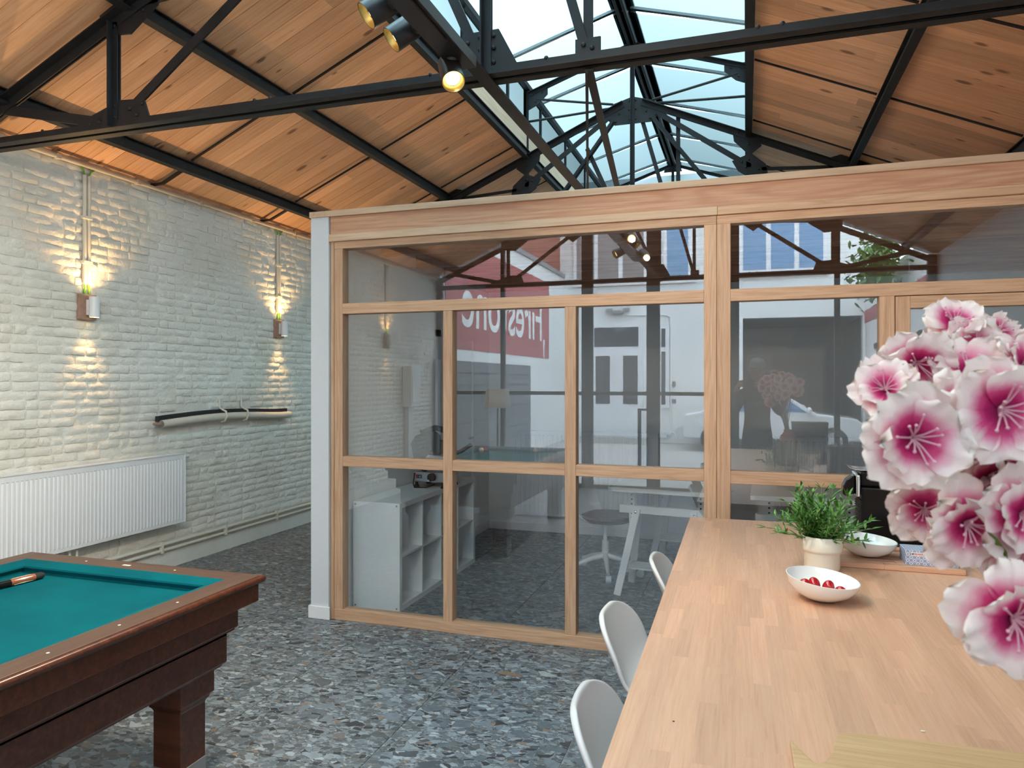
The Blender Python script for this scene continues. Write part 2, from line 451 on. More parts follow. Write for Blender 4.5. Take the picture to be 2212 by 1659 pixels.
# ------------------------------------------------------------------ mesh helpers
def V(*a):
    return Vector(a if len(a) == 3 else a[0])
class MB:
    def __init__(s):
        s.v, s.f = [], []
    def add(s, vs, fs):
        o = len(s.v)
        s.v += [tuple(p) for p in vs]
        s.f += [tuple(i + o for i in f) for f in fs]
        return s
    def box(s, x0, x1, y0, y1, z0, z1):
        vs = [(x, y, z) for z in (z0, z1) for y in (y0, y1) for x in (x0, x1)]
        return s.add(vs, [(0, 2, 3, 1), (4, 5, 7, 6), (0, 1, 5, 4), (2, 6, 7, 3), (0, 4, 6, 2), (1, 3, 7, 5)])
    def bar(s, p0, p1, w, h, up=(0, 0, 1), off=(0, 0)):
        p0, p1 = V(p0), V(p1)
        d = (p1 - p0).normalized(); u = V(up)
        if abs(d.dot(u)) > 0.98:
            u = V(1, 0, 0)
        sd = d.cross(u).normalized(); u = sd.cross(d).normalized()
        vs = []
        for p in (p0, p1):
            for a, b in ((-1, -1), (1, -1), (1, 1), (-1, 1)):
                vs.append(p + sd * (a * w / 2 + off[0]) + u * (b * h / 2 + off[1]))
        return s.add(vs, [(0, 1, 2, 3), (7, 6, 5, 4), (0, 4, 5, 1), (1, 5, 6, 2), (2, 6, 7, 3), (3, 7, 4, 0)])
    def tube(s, p0, p1, r0, r1=None, n=10, cap=True):
        return s.pipe([p0, p1], [r0, r0 if r1 is None else r1], n, cap)
    def pipe(s, pts, r, n=8, cap=True):
        pts = [V(p) for p in pts]
        rs = r if isinstance(r, (list, tuple)) else [r] * len(pts)
        vs, fs = [], []
        d0 = (pts[1] - pts[0]).normalized()
        u = V(0, 0, 1) if abs(d0.z) < 0.9 else V(1, 0, 0)
        for i, p in enumerate(pts):
            d = (pts[min(i + 1, len(pts) - 1)] - pts[max(i - 1, 0)]).normalized()
            sd = d.cross(u).normalized(); u = sd.cross(d).normalized()
            for k in range(n):
                a = 2 * math.pi * k / n
                vs.append(p + (sd * math.cos(a) + u * math.sin(a)) * rs[i])
        for i in range(len(pts) - 1):
            for k in range(n):
                a, b = i * n + k, i * n + (k + 1) % n
                fs.append((a, b, b + n, a + n))
        if cap:
            fs.append(tuple(range(n - 1, -1, -1)))
            m = (len(pts) - 1) * n
            fs.append(tuple(range(m, m + n)))
        return s.add(vs, fs)
    def lathe(s, prof, n=32, c=(0, 0, 0), sx=1.0, sy=1.0):
        vs, fs = [], []
        for r, z in prof:
            for k in range(n):
                a = 2 * math.pi * k / n
                vs.append((c[0] + r * sx * math.cos(a), c[1] + r * sy * math.sin(a), c[2] + z))
        for i in range(len(prof) - 1):
            for k in range(n):
                a, b = i * n + k, i * n + (k + 1) % n
                fs.append((a, b, b + n, a + n))
        if prof[0][0] > 1e-6:
            fs.append(tuple(range(n - 1, -1, -1)))
        if prof[-1][0] > 1e-6:
            m = (len(prof) - 1) * n
            fs.append(tuple(range(m, m + n)))
        return s.add(vs, fs)
    def prism(s, poly, o, ax, ay, t):
        """polygon (list of 2d) in the plane o + a*ax + b*ay, thickened by vector t (centred)"""
        o, ax, ay, t = V(o), V(ax), V(ay), V(t)
        n = len(poly)
        vs = [o + ax * a + ay * b - t / 2 for a, b in poly] + [o + ax * a + ay * b + t / 2 for a, b in poly]
        fs = [tuple(range(n - 1, -1, -1)), tuple(range(n, 2 * n))]
        for k in range(n):
            fs.append((k, (k + 1) % n, n + (k + 1) % n, n + k))
        return s.add(vs, fs)
    def ball(s, c, r, n=10, m=6, sc=(1, 1, 1)):
        vs, fs = [(c[0], c[1], c[2] - r * sc[2])], []
        for i in range(1, m):
            t = math.pi * i / m
            for k in range(n):
                a = 2 * math.pi * k / n
                vs.append((c[0] + r * sc[0] * math.sin(t) * math.cos(a), c[1] + r * sc[1] * math.sin(t) * math.sin(a), c[2] - r * sc[2] * math.cos(t)))
        vs.append((c[0], c[1], c[2] + r * sc[2]))
        for k in range(n):
            fs.append((0, 1 + (k + 1) % n, 1 + k))
        for i in range(m - 2):
            for k in range(n):
                a, b = 1 + i * n + k, 1 + i * n + (k + 1) % n
                fs.append((a, b, b + n, a + n))
        t = len(vs) - 1
        o = 1 + (m - 2) * n
        for k in range(n):
            fs.append((o + k, o + (k + 1) % n, t))
        return s.add(vs, fs)
    def mesh(s, name):
        me = bpy.data.meshes.new(name)
        me.from_pydata(s.v, [], s.f)
        bm = bmesh.new(); bm.from_mesh(me)
        bmesh.ops.recalc_face_normals(bm, faces=bm.faces)
        bm.to_mesh(me); bm.free()
        return me

def wmat(o):
    m = o.matrix_basis.copy()
    while o.parent:
        m = o.parent.matrix_basis @ o.matrix_parent_inverse @ m if o.parent.parent is None else wmat(o.parent) @ o.matrix_parent_inverse @ m
        break
    return m
def adopt(c, p):
    c.parent = p
    c.matrix_parent_inverse = wmat(p).inverted()
def smooth(me, ang=None):
    for p in me.polygons:
        p.use_smooth = True
    if ang is not None:
        me.set_sharp_from_angle(angle=math.radians(ang))
def obj(name, src, mat, parent=None, sm=None, bev=0.0, seg=1):
    me = src.mesh(name) if isinstance(src, MB) else src
    if mat is not None and not me.materials:
        me.materials.append(MT[mat] if isinstance(mat, str) else mat)
    if sm is not None:
        smooth(me, sm)
    o = bpy.data.objects.new(name, me)
    COL.objects.link(o)
    if parent is not None:
        adopt(o, parent)
    if bev:
        b = o.modifiers.new('edge', 'BEVEL'); b.width = bev; b.segments = seg; b.limit_method = 'ANGLE'; b.angle_limit = math.radians(40)
    return o
def tag(o, label, cat, group=None):
    o['label'] = label; o['category'] = cat
    if group:
        o['group'] = group
    return o
def struct(o, label=None):
    o['kind'] = 'structure'
    if label:
        o['label'] = label
    return o
def empty(name, loc=(0, 0, 0), rz=0.0):
    o = bpy.data.objects.new(name, None)
    o.empty_display_size = 0.1
    COL.objects.link(o)
    o.location = loc; o.rotation_euler = (0, 0, rz)
    return o
def thing(name, label, cat, loc=(0, 0, 0), rz=0.0, group=None):
    return tag(empty(name, loc, rz), label, cat, group)
def member(name, p0, p1, w, h, mat, parent=None, up=(0, 0, 1), bev=0.002):
    """a straight piece with its grain along local X"""
    p0, p1 = V(p0), V(p1)
    ln = (p1 - p0).length
    d = (p1 - p0).normalized(); u = V(up)
    if abs(d.dot(u)) > 0.98:
        u = V(0, 1, 0)
    sd = u.cross(d).normalized(); u = d.cross(sd).normalized()
    m = MB().box(-ln / 2, ln / 2, -w / 2, w / 2, -h / 2, h / 2)
    o = obj(name, m, mat, None, bev=bev)
    M = Matrix((d, sd, u)).transposed().to_4x4()
    M.translation = (p0 + p1) / 2
    o.matrix_basis = M
    if parent is not None:
        adopt(o, parent)
    return o
def hpiece(name, x0, x1, z0, z1, y0, y1, mat, parent):      # horizontal piece along X
    return member(name, (x0, (y0 + y1) / 2, (z0 + z1) / 2), (x1, (y0 + y1) / 2, (z0 + z1) / 2), y1 - y0, z1 - z0, mat, parent)
def vpiece(name, x0, x1, z0, z1, y0, y1, mat, parent):      # upright piece
    return member(name, ((x0 + x1) / 2, (y0 + y1) / 2, z0), ((x0 + x1) / 2, (y0 + y1) / 2, z1), x1 - x0, y1 - y0, mat, parent, up=(0, 1, 0))
def copy_tree(o, parent=None):
    c = o.copy()
    COL.objects.link(c)
    c.parent = parent
    for ch in list(o.children):
        copy_tree(ch, c)
    return c
def text_obj(name, body, size, mat, parent=None, M=None, ext=0.001, xs=1.0, offset=0.0, align='CENTER', shear=0.0, space=1.0):
    cu = bpy.data.curves.new(name, 'FONT')
    cu.body = body; cu.size = size; cu.extrude = ext; cu.align_x = align; cu.align_y = 'CENTER'; cu.offset = offset; cu.shear = shear; cu.space_character = space
    cu.materials.append(MT[mat])
    o = bpy.data.objects.new(name, cu)
    COL.objects.link(o)
    if M is not None:
        o.matrix_basis = M @ Matrix.Diagonal((xs, 1, 1, 1))
    dg = bpy.context.evaluated_depsgraph_get()
    me = bpy.data.meshes.new_from_object(o.evaluated_get(dg))
    me.name = name
    o2 = bpy.data.objects.new(name, me); COL.objects.link(o2)
    o2.matrix_basis = o.matrix_basis
    bpy.data.objects.remove(o); bpy.data.curves.remove(cu)
    if parent is not None:
        adopt(o2, parent)
    return o2
def frame_mat(o, x, y):
    x, y = V(x).normalized(), V(y).normalized()
    M = Matrix((x, y, x.cross(y))).transposed().to_4x4()
    M.translation = V(o)
    return M
def in_view(p, margin=0):
    c, s = math.cos(YAW), math.sin(YAW)
    f = -p[0] * s + p[1] * c
    if f < 0.1:
        return None
    u = 1106 + FPX * (p[0] * c + p[1] * s) / f
    v = HORIZON - FPX * (p[2] - CAMH) / f
    if -margin < u < 2212 + margin and -margin < v < 1659 + margin:
        return f
    return None

# ================================================================== SETTING
# ---- floor: 80 cm terrazzo-look tiles on a grout bed
floor = struct(obj('floor', MB().box(XL, XR, YF, YE, -0.06, -0.004), 'grout'), 'grey terrazzo-look tile floor')
T = 0.80
gap = 0.0035
tm = MB().box(-T / 2 + gap / 2, T / 2 - gap / 2, -T / 2 + gap / 2, T / 2 - gap / 2, -0.012, 0.0).mesh('tile')
tm.materials.append(MT['terrazzo'])
def tile_at(x0, x1, y0, y1):
    full = abs(x1 - x0 - T) < 1e-4 and abs(y1 - y0 - T) < 1e-4
    if full:
        o = bpy.data.objects.new('tile', tm); COL.objects.link(o)
    else:
        w, d = (x1 - x0) / 2 - gap / 2, (y1 - y0) / 2 - gap / 2
        o = obj('tile', MB().box(-w, w, -d, d, -0.012, 0.0), 'terrazzo')
    o.location = ((x0 + x1) / 2, (y0 + y1) / 2, 0)
    adopt(o, floor)
xs = [XL] + [-1.548 + T * k for k in range(-4, 5) if XL < -1.548 + T * k < XR] + [XR]
ys = [YF] + [3.43 + T * k for k in range(-6, 6) if YF < 3.43 + T * k < 8.0]
for i in range(len(xs) - 1):
    for j in range(len(ys) - 1):
        tile_at(xs[i], xs[i + 1], ys[j], ys[j + 1])
obj('far_tile_field', MB().box(XL, XR, ys[-1] + 0.002, YE, -0.012, 0.0), 'terrazzo', floor)

# ---- left wall: white painted brick, each brick a little proud
wall_left = struct(obj('wall_left', MB().box(XL - 0.25, XL, YF, YE, -0.05, 3.40), 'brick'), 'white painted brick side wall')
BL, BH, JT = 0.198, 0.066, 0.011
def brick_mesh(seed, bl=BL):
    r = random.Random(seed)
    m = MB()
    nx, nz = 6, 3
    w, h = bl - JT, BH - JT
    top, vs, fs = 0.0105, [], []
    for k in range(nz + 1):
        for i in range(nx + 1):
            y = -w / 2 + w * i / nx; z = -h / 2 + h * k / nz
            e = (i in (0, nx)) or (k in (0, nz))
            cn = (i in (0, nx)) and (k in (0, nz))
            y += r.uniform(-1, 1) * 0.003; z += r.uniform(-1, 1) * 0.0028
            x = (0.0015 if cn else 0.0045 if e else top) + r.uniform(-1, 1) * 0.0026
            vs.append((x, y, z))
    for k in range(nz):
        for i in range(nx):
            a = k * (nx + 1) + i
            fs.append((a, a + 1, a + nx + 2, a + nx + 1))
    rim = [i for i in range(nx + 1)] + [k * (nx + 1) + nx for k in range(1, nz + 1)] + [nz * (nx + 1) + i for i in range(nx - 1, -1, -1)] + [k * (nx + 1) for k in range(nz - 1, 0, -1)]
    base = len(vs)
    for i in rim:
        vs.append((-0.012, vs[i][1] * 1.02, vs[i][2] * 1.04))
    n = len(rim)
    for j in range(n):
        fs.append((rim[j], rim[(j + 1) % n], base + (j + 1) % n, base + j))
    m.add(vs, fs)
    me = m.mesh('brick'); me.materials.append(MT['brick']); smooth(me, 50)
    return me
bricks = [brick_mesh(s) for s in range(9)] + [brick_mesh(s, BL / 2) for s in range(20, 24)]
spots = []
row = 0
z = 0.27
while z < 3.30:
    y = YF + (0.1 if row % 2 else 0.0) + rnd.uniform(-0.02, 0.02)
    while y < 9.0:
        hd = rnd.random() < 0.18
        wd = BL / 2 if hd else BL
        if rnd.random() > 0.05:
            spots.append((y + wd / 2, z + rnd.uniform(-0.003, 0.003), hd, rnd.uniform(-0.0035, 0.0045), rnd.uniform(-0.012, 0.012), rnd.uniform(-0.03, 0.03)))
        y += wd
    z += BH; row += 1
def shown(sp):
    f = in_view((XL, sp[0], sp[1]))
    if f is None or sp[0] > 7.2:
        return 99
    if 0.36 < sp[1] < 1.02 and sp[0] < 5.1:      # behind the radiator
        return 90
    return f
spots.sort(key=shown)
big = MB()
for i, (y, z, hd, dx, rx, rz) in enumerate(spots):
    me = bricks[9 + rnd.randrange(4)] if hd else bricks[rnd.randrange(9)]
    M = Matrix.Translation((XL + dx, y, z)) @ Euler((rx, 0, rz)).to_matrix().to_4x4()
    if i < 300:
        o = bpy.data.objects.new('brick', me); COL.objects.link(o); o.matrix_basis = M; adopt(o, wall_left)
    else:
        big.add([M @ v.co for v in me.vertices], [tuple(p.vertices) for p in me.polygons])
o = obj('brickwork', big, 'brick', wall_left, sm=50); o['kind'] = 'stuff'
obj('plaster_plinth', MB().box(XL - 0.01, XL + 0.006, YF, 9.0, 0.0, 0.155), 'brick', wall_left)

wall_right = struct(obj('wall_right', MB().box(XR, XR + 0.25, YF, YE, -0.05, 3.40), 'laminate'), 'white plastered side wall')
wall_back = struct(obj('wall_back', MB().box(XL, XR, YE, YE + 0.2, -0.05, 5.3), 'white'), 'white end wall of the hall')

# ---- roof: pine planks on both slopes
ceiling = struct(empty('ceiling', (XC, 3.0, 3.4)), 'knotty pine plank roof lining')
PW = 0.145
XI = 1.245                                   # half width of the roof light opening
slope_len = (3.585 - XI) / math.cos(math.atan(RS))
plank_cache = {}
def plank(ya, a0, a1, side):
    ln = round(a1 - a0, 2)
    if ln not in plank_cache:
        m = MB().box(-ln / 2 + 0.0008, ln / 2 - 0.0008, -PW / 2 + 0.0021, PW / 2 - 0.0021, 0, 0.02).mesh('plank')
        m.materials.append(MT['pine']); plank_cache[ln] = m
    o = bpy.data.objects.new('plank', plank_cache[ln]); COL.objects.link(o)
    mid = (a0 + a1) / 2                       # distance up the slope from the wall
    ang = math.atan(RS)
    x = -3.585 + mid * math.cos(ang)
    z = 4.88 - RS * 3.585 + mid * math.sin(ang) + rnd.uniform(0, 0.0018)
    if side < 0:
        M = Matrix.Translation((XC + x, ya, z)) @ Euler((0, -ang, 0)).to_matrix().to_4x4()
    else:
        M = Matrix.Translation((XC - x, ya, z)) @ Euler((0, ang, 0)).to_matrix().to_4x4()
    o.matrix_basis = M; adopt(o, ceiling)
y = YF + PW / 2
cuts = [0.40 + 0.62 * k for k in range(4)]
ki = 0
while y < YE:
    for side in (-1, 1):
        if y < 10.5 and (ki + side) % 3 == 0:
            c = rnd.choice(cuts)
            plank(y, 0, c, side); plank(y, c, slope_len, side)
        else:
            plank(y, 0, slope_len, side)
    y += PW; ki += 1
rb = MB()
for s in (-1, 1):
    rb.prism([(0, 0), (slope_len - 0.02, 0), (slope_len - 0.02, 0.09), (0, 0.09)], (XC + s * 3.60, (YF + YE) / 2, 4.88 - RS * 3.585 + 0.024),
             (-s * math.cos(math.atan(RS)), 0, math.sin(math.atan(RS))), (s * math.sin(math.atan(RS)), 0, math.cos(math.atan(RS))), (0, YE - YF + 0.5, 0))
obj('roof_deck', rb, 'zinc', ceiling)

# ---- roof light: pine upstand, translucent sides, glazed ridge roof
win = struct(empty('window_1', (XC, 3.0, 4.4)), 'ridge roof light of translucent panels in grey bars')
LZ0, LZ1, RZ = 4.33, 5.04, 5.38               # lantern base, eave, ridge
for s in (-1, 1):
    xo = XC + s * XI
    member('upstand_board', (xo, YF, LZ0 + 0.14), (xo, YE, LZ0 + 0.14), 0.03, 0.28, 'palewood', win)
    bars = [3.43 + 1.3 * k for k in range(-4, 9) if YF < 3.43 + 1.3 * k < YE]
    edges = [YF] + bars + [YE]
    for a, b in zip(edges[:-1], edges[1:]):
        obj('side_panel', MB().box(xo - 0.005, xo + 0.005, a + 0.01, b - 0.01, LZ0 + 0.285, LZ1 - 0.01), 'poly', win)
        pm = MB().prism([(0, a + 0.02), (0, b - 0.02), (1, b - 0.02), (1, a + 0.02)], (xo + s * 0.06, 0, LZ1 + 0.045), (XC - xo - s * 0.16, 0, RZ - LZ1 + 0.03), (0, 1, 0), (0, 0, 0.008))
        obj('roof_panel', pm, 'poly', win)
    for yb in bars:
        member('glazing_bar', (xo + s * 0.05, yb, LZ1 + 0.05), (XC + s * 0.08, yb, RZ + 0.065), 0.045, 0.03, 'aluminium', win)
        member('side_bar', (xo, yb, LZ0 + 0.28), (xo, yb, LZ1), 0.03, 0.03, 'steel', win)
    member('lantern_eave_beam', (xo - s * 0.02, YF, LZ1 + 0.01), (xo - s * 0.02, YE, LZ1 + 0.01), 0.07, 0.06, 'steel', win)
member('ridge_cover', (XC, YF, RZ + 0.085), (XC, YE, RZ + 0.085), 0.24, 0.03, 'ridge', win)
member('ridge_beam', (XC - 0.035, YF, RZ + 0.02), (XC - 0.035, YE, RZ + 0.02), 0.03, 0.09, 'steel', win)
member('ridge_beam', (XC + 0.035, YF, RZ + 0.02), (XC + 0.035, YE, RZ + 0.02), 0.03, 0.09, 'steel', win)
gl = MB().prism([(-XI, LZ0), (XI, LZ0), (XI, LZ1), (0, RZ + 0.06), (-XI, LZ1)], (XC, YE + 0.02, 0), (1, 0, 0), (0, 0, 1), (0, 0.01, 0))
obj('end_panel', gl, 'poly', win)
gl = MB().prism([(-XI, LZ0), (XI, LZ0), (XI, LZ1), (0, RZ + 0.06), (-XI, LZ1)], (XC, YF - 0.02, 0), (1, 0, 0), (0, 0, 1), (0, 0.01, 0))
obj('end_panel', gl, 'poly', win)

# ---- trusses
def angle_pair(m, a, b, Y, leg=0.055, th=0.007, gapw=0.012, flip=1):
    """two steel angles back to back between (x,z) points a and b of the truss plane"""
    p0, p1 = V(XC + a[0], Y, a[1]), V(XC + b[0], Y, b[1])
    d = (p1 - p0).normalized()
    n = V(0, 1, 0).cross(d)
    if n.z < 0 or (abs(n.z) < 1e-3 and n.x < 0):
        n = -n
    for s in (-1, 1):
        oy = s * (gapw / 2 + th / 2)
        m.bar(p0 + V(0, oy, 0), p1 + V(0, oy, 0), th, leg, up=n)
        fl = s * (gapw / 2 + leg / 2)
        sh = n * (-flip * (leg / 2 - th / 2))
        m.bar(p0 + V(0, fl, 0) + sh, p1 + V(0, fl, 0) + sh, leg, th, up=n)
def flat(m, a, b, Y, w=0.05, t=0.012, dy=0.0):
    p0, p1 = V(XC + a[0], Y + dy, a[1]), V(XC + b[0], Y + dy, b[1])
    n = V(0, 1, 0).cross((p1 - p0).normalized())
    m.bar(p0, p1, t, w, up=n)
BZ = 3.13
TRUSS_LABELS = ['black steel roof truss against the glazed street front', 'black riveted steel roof truss just in front of the glass office',
                'black riveted steel roof truss rising behind the office beam', 'farthest black steel roof truss at the hall end']
def truss(Y, label, full):
    t = thing('roof_truss', label, 'truss', (XC, Y, BZ), 0, 'steel roof trusses')
    def part(name, fn, mat='steel'):
        m = MB(); fn(m); return obj(name, m, mat, t)
    rz = lambda x: 4.765 - RS * x
    part('bottom_chord', lambda m: angle_pair(m, (-3.56, BZ), (3.56, BZ), Y, leg=0.062, gapw=0.014))
    part('king_post', lambda m: angle_pair(m, (0, BZ), (0, RZ - 0.05), Y, leg=0.045))
    rv = MB()
    def plate(poly, nm='gusset_plate'):
        part(nm, lambda m: m.prism(poly, (XC, Y, 0), (1, 0, 0), (0, 0, 1), (0, 0.012, 0)))
    def rivets(pts):
        for x, zz in pts:
            for s in (-1, 1):
                rv.ball((XC + x, Y + s * 0.010, zz), 0.012, 6, 4, (1, 0.7, 1))
    for s in (-1, 1):
        S = lambda p: (s * p[0], p[1])
        part('rafter', lambda m: angle_pair(m, S((3.56, rz(3.56))), S((0.10, rz(0.10))), Y, leg=0.06, flip=-1))
        if full: part('lower_diagonal', lambda m: angle_pair(m, S((0.22, 4.55)), S((1.30, BZ)), Y, leg=0.04))
        part('long_diagonal', lambda m: flat(m, S((0.26, 4.60)), S((2.18, 3.25)), Y, 0.055, 0.014))
        part('post', lambda m: angle_pair(m, S((2.33, BZ)), S((2.33, rz(2.33))), Y, leg=0.042))
        part('hanger', lambda m: flat(m, S((1.23, rz(1.23))), S((1.23, 3.90)), Y, 0.05, 0.014))
        part('tie_bar', lambda m: flat(m, S((2.16, 3.82)), S((1.36, 3.87)), Y, 0.035, 0.012))
        part('strut', lambda m: flat(m, S((3.26, rz(3.26) + 0.01)), S((2.46, 3.17)), Y, 0.06, 0.014))
        part('lantern_post', lambda m: angle_pair(m, S((1.235, rz(1.23))), S((1.235, LZ1 - 0.02)), Y, leg=0.045))
        part('lantern_rafter', lambda m: angle_pair(m, S((1.20, LZ1 - 0.07)), S((0.04, RZ - 0.02)), Y, leg=0.042, flip=-1))
        part('tie_rod', lambda m: m.pipe([V(XC + s * 0.22, Y, 4.74), V(XC + s * 1.12, Y, LZ1 - 0.13)], 0.014, 6))
        part('tie_rod', lambda m: m.pipe([V(XC + s * 0.24, Y + 0.03, 4.71), V(XC + s * 1.42, Y + 0.03, 4.66)], 0.014, 6))
        q = [(0.98, LZ1 - 0.02), (1.24, LZ1 - 0.02), (1.24, LZ1 - 0.26), (1.10, LZ1 - 0.20), (0.98, LZ1 - 0.09)]
        plate([S(p) for p in q]); rivets([S(p) for p in ((1.05, LZ1 - 0.06), (1.16, LZ1 - 0.08), (1.13, LZ1 - 0.16), (1.22, LZ1 - 0.20))])
        q = [(1.06, rz(1.06) + 0.03), (1.30, rz(1.30) + 0.03), (1.36, rz(1.36) - 0.05), (1.24, rz(1.3) - 0.17), (1.08, rz(1.08) - 0.10)]
        plate([S(p) for p in q]); rivets([S(p) for p in ((1.12, rz(1.12)), (1.23, rz(1.23) + 0.02), (1.23, rz(1.23) - 0.08), (1.31, rz(1.31)))])
        q = [(1.06, 3.98), (1.25, 4.05), (1.40, 3.92), (1.42, 3.83), (1.30, 3.74), (1.12, 3.87)]
        plate([S(p) for p in q]); rivets([S(p) for p in ((1.16, 3.96), (1.23, 3.98), (1.33, 3.87), (1.28, 3.80), (1.20, 3.90))])
        q = [(2.00, 3.92), (2.14, 3.95), (2.45, 3.80), (2.45, 3.68), (2.22, 3.66), (2.02, 3.80)]
        plate([S(p) for p in q]); rivets([S(p) for p in ((2.08, 3.86), (2.18, 3.85), (2.30, 3.80), (2.33, 3.72), (2.12, 3.78))])
        q = [(2.07, BZ), (2.12, 3.27), (2.30, 3.28), (2.62, BZ + 0.05), (2.62, BZ)]
        plate([S(p) for p in q]); rivets([S(p) for p in ((2.13, 3.24), (2.17, 3.18), (2.22, 3.22), (2.33, 3.25), (2.33, 3.18), (2.45, 3.17), (2.52, 3.16))])
        rivets([S(p) for p in ((0.30, BZ + 0.032), (1.25, BZ + 0.032), (1.35, BZ + 0.032), (2.9, BZ + 0.032))])
    plate([(-0.30, 4.58), (-0.22, 4.74), (0, 4.80), (0.22, 4.74), (0.30, 4.58), (0.20, 4.50), (-0.20, 4.50)])
    rivets([(sx * x, zz) for sx in (-1, 1) for x, zz in ((0.26, 4.57), (0.19, 4.54), (0.22, 4.66), (0.14, 4.71), (0.035, 4.76), (0.035, 4.66), (0.035, 4.55), (0.15, 4.62))])
    plate([(-0.16, RZ - 0.13), (-0.12, RZ - 0.03), (0, RZ), (0.12, RZ - 0.03), (0.16, RZ - 0.13)])
    plate([(-0.17, BZ), (-0.12, 3.34), (0.06, 3.34), (0.17, BZ)])
    rivets([(sx * 0.035, zz) for sx in (-1, 1) for zz in (3.18, 3.25, 3.31)] + [(-0.10, 3.29), (-0.12, 3.21)])
    part('brace', lambda m: flat(m, (-0.04, 3.20), (-0.52, 4.28), Y, 0.05, 0.014, 0.02))
    part('brace', lambda m: flat(m, (0.50, BZ), (0.10, 4.55), Y, 0.045, 0.014, 0.02))
    part('brace', lambda m: flat(m, (0.495, BZ), (0.495, 4.54), Y, 0.045, 0.014, 0.03))
    plate([(0.44, BZ), (0.44, BZ + 0.10), (0.56, BZ + 0.10), (0.56, BZ)])
    rivets([(0.48, BZ + 0.07), (0.52, BZ + 0.05)])
    obj('rivet', rv, 'steel', t, sm=60)
    return t
for Y, lb in zip(TRUSS_Y, TRUSS_LABELS):
    truss(Y, lb, Y > 5)

# ---- purlins, sag rods, longitudinal ties
where = {(-1, 3.20): 'black steel purlin lowest on the roof slope above the brick wall', (-1, 2.22): 'black steel purlin midway up the roof slope on the brick wall side',
         (-1, 1.23): 'black steel purlin along the roof light edge nearest the brick wall', (1, 3.20): 'black steel purlin lowest on the roof slope away from the brick wall',
         (1, 2.22): 'black steel purlin midway up the roof slope away from the brick wall', (1, 1.23): 'black steel purlin along the roof light edge away from the brick wall'}
for (s, x), lb in where.items():
    zc = 4.818 - RS * x
    m = MB()
    xx = XC + s * x
    m.box(xx - 0.006, xx + 0.006, YF, YE, zc - 0.045, zc + 0.04)
    m.box(xx - 0.032, xx + 0.032, YF, YE, zc - 0.052, zc - 0.045)
    m.box(xx - 0.032, xx + 0.032, YF, YE, zc + 0.033, zc + 0.040)
    m.box(xx - 0.032 if s < 0 else xx + 0.026, xx - 0.026 if s < 0 else xx + 0.032, YF, YE, zc - 0.045, zc + 0.033)
    tag(obj('purlin', m, 'steel'), lb, 'purlin', 'roof purlins')
ords = ['first', 'second', 'third', 'fourth', 'fifth', 'sixth', 'seventh', 'eighth']
for s in (-1, 1):
    for k in range(7):
        yr = 1.93 + 1.437 * k
        m = MB()
        for xa, xb in ((1.27, 2.18), (2.26, 3.16)):
            m.bar((XC + s * xa, yr, 4.845 - RS * xa), (XC + s * xb, yr, 4.845 - RS * xb), 0.018, 0.012)
        m.bar((XC + s * 3.24, yr, 4.815 - RS * 3.24), (XC + s * 3.47, yr + 0.01, 3.295), 0.035, 0.012)
        m.bar((XC + s * 3.47, yr + 0.01, 3.295), (XC + s * 3.585, yr + 0.01, 3.29), 0.035, 0.012)
        tag(obj('sag_rod', m, 'steel'), 'thin black sag rod, %s across the roof lining %s' % (ords[k], 'above the brick wall' if s < 0 else 'away from the brick wall'), 'rod', 'roof sag rods')
yt = TRUSS_Y
spans = ['before the office', 'passing over the office beam', 'at the far hall end']
for i in range(3):
    tag(obj('tie_flat', MB().box(XC - 0.035, XC + 0.035, yt[i], yt[i + 1], BZ - 0.045, BZ - 0.035), 'steel'), 'long flat steel tie %s' % spans[i], 'tie')
m = MB().bar((XC + 0.50, yt[1] + 0.02, BZ - 0.04), (XC, yt[2] - 0.02, BZ - 0.04), 0.04, 0.010)
tag(obj('wind_brace', m, 'steel'), 'slanting flat wind brace dropping behind the office beam', 'brace')
m = MB().pipe([(XC + 0.49, yt[1] + 0.02, BZ - 0.05), (XC - 0.50, yt[2] - 0.02, BZ - 0.05)], 0.008, 6)
tag(obj('brace_rod', m, 'steel'), 'thin steel rod beside the slanting wind brace', 'rod')

# ---- glazed street facade behind the photographer
fac = struct(empty('wall_front', (XC, YF, 0)), 'steel framed glass street front')
def fv(x0, x1, z0, z1, nm='steel_column'):
    obj(nm, MB().box(x0, x1, YF - 0.06, YF + 0.02, z0, z1), 'steel', fac)
for x, w, zt in ((-2.45, 0.06, 3.70), (-1.09, 0.17, 4.3), (-0.10, 0.19, 5.2), (1.05, 0.12, 4.3), (2.39, 0.07, 3.72)):
    fv(XC + x - w / 2, XC + x + w / 2, 0, zt)
fv(XL, XL + 0.10, 0, 3.3); fv(XR - 0.10, XR, 0, 3.3)
for z0, z1 in ((0, 0.06), (1.415, 1.47), (2.86, 2.93)):
    obj('steel_rail', MB().box(XL, XR, YF - 0.05, YF + 0.01, z0, z1), 'steel', fac)
cells = [XL + 0.10, XC - 2.45, XC - 1.09, XC - 0.10, XC + 1.05, XC + 2.39, XR - 0.10]
for a, b in zip(cells[:-1], cells[1:]):
    for z0, z1 in ((0.06, 1.415), (1.47, 2.86)):
        obj('facade_pane', MB().box(a, b, YF - 0.03, YF - 0.024, z0, z1), 'facadeglass', fac)
obj('gable_pane', MB().prism([(-3.5, 2.93), (3.5, 2.93), (3.5, 3.30), (1.25, 4.30), (-1.25, 4.30), (-3.5, 3.30)], (XC, YF - 0.027, 0), (1, 0, 0), (0, 0, 1), (0, 0.006, 0)), 'facadeglass', fac)
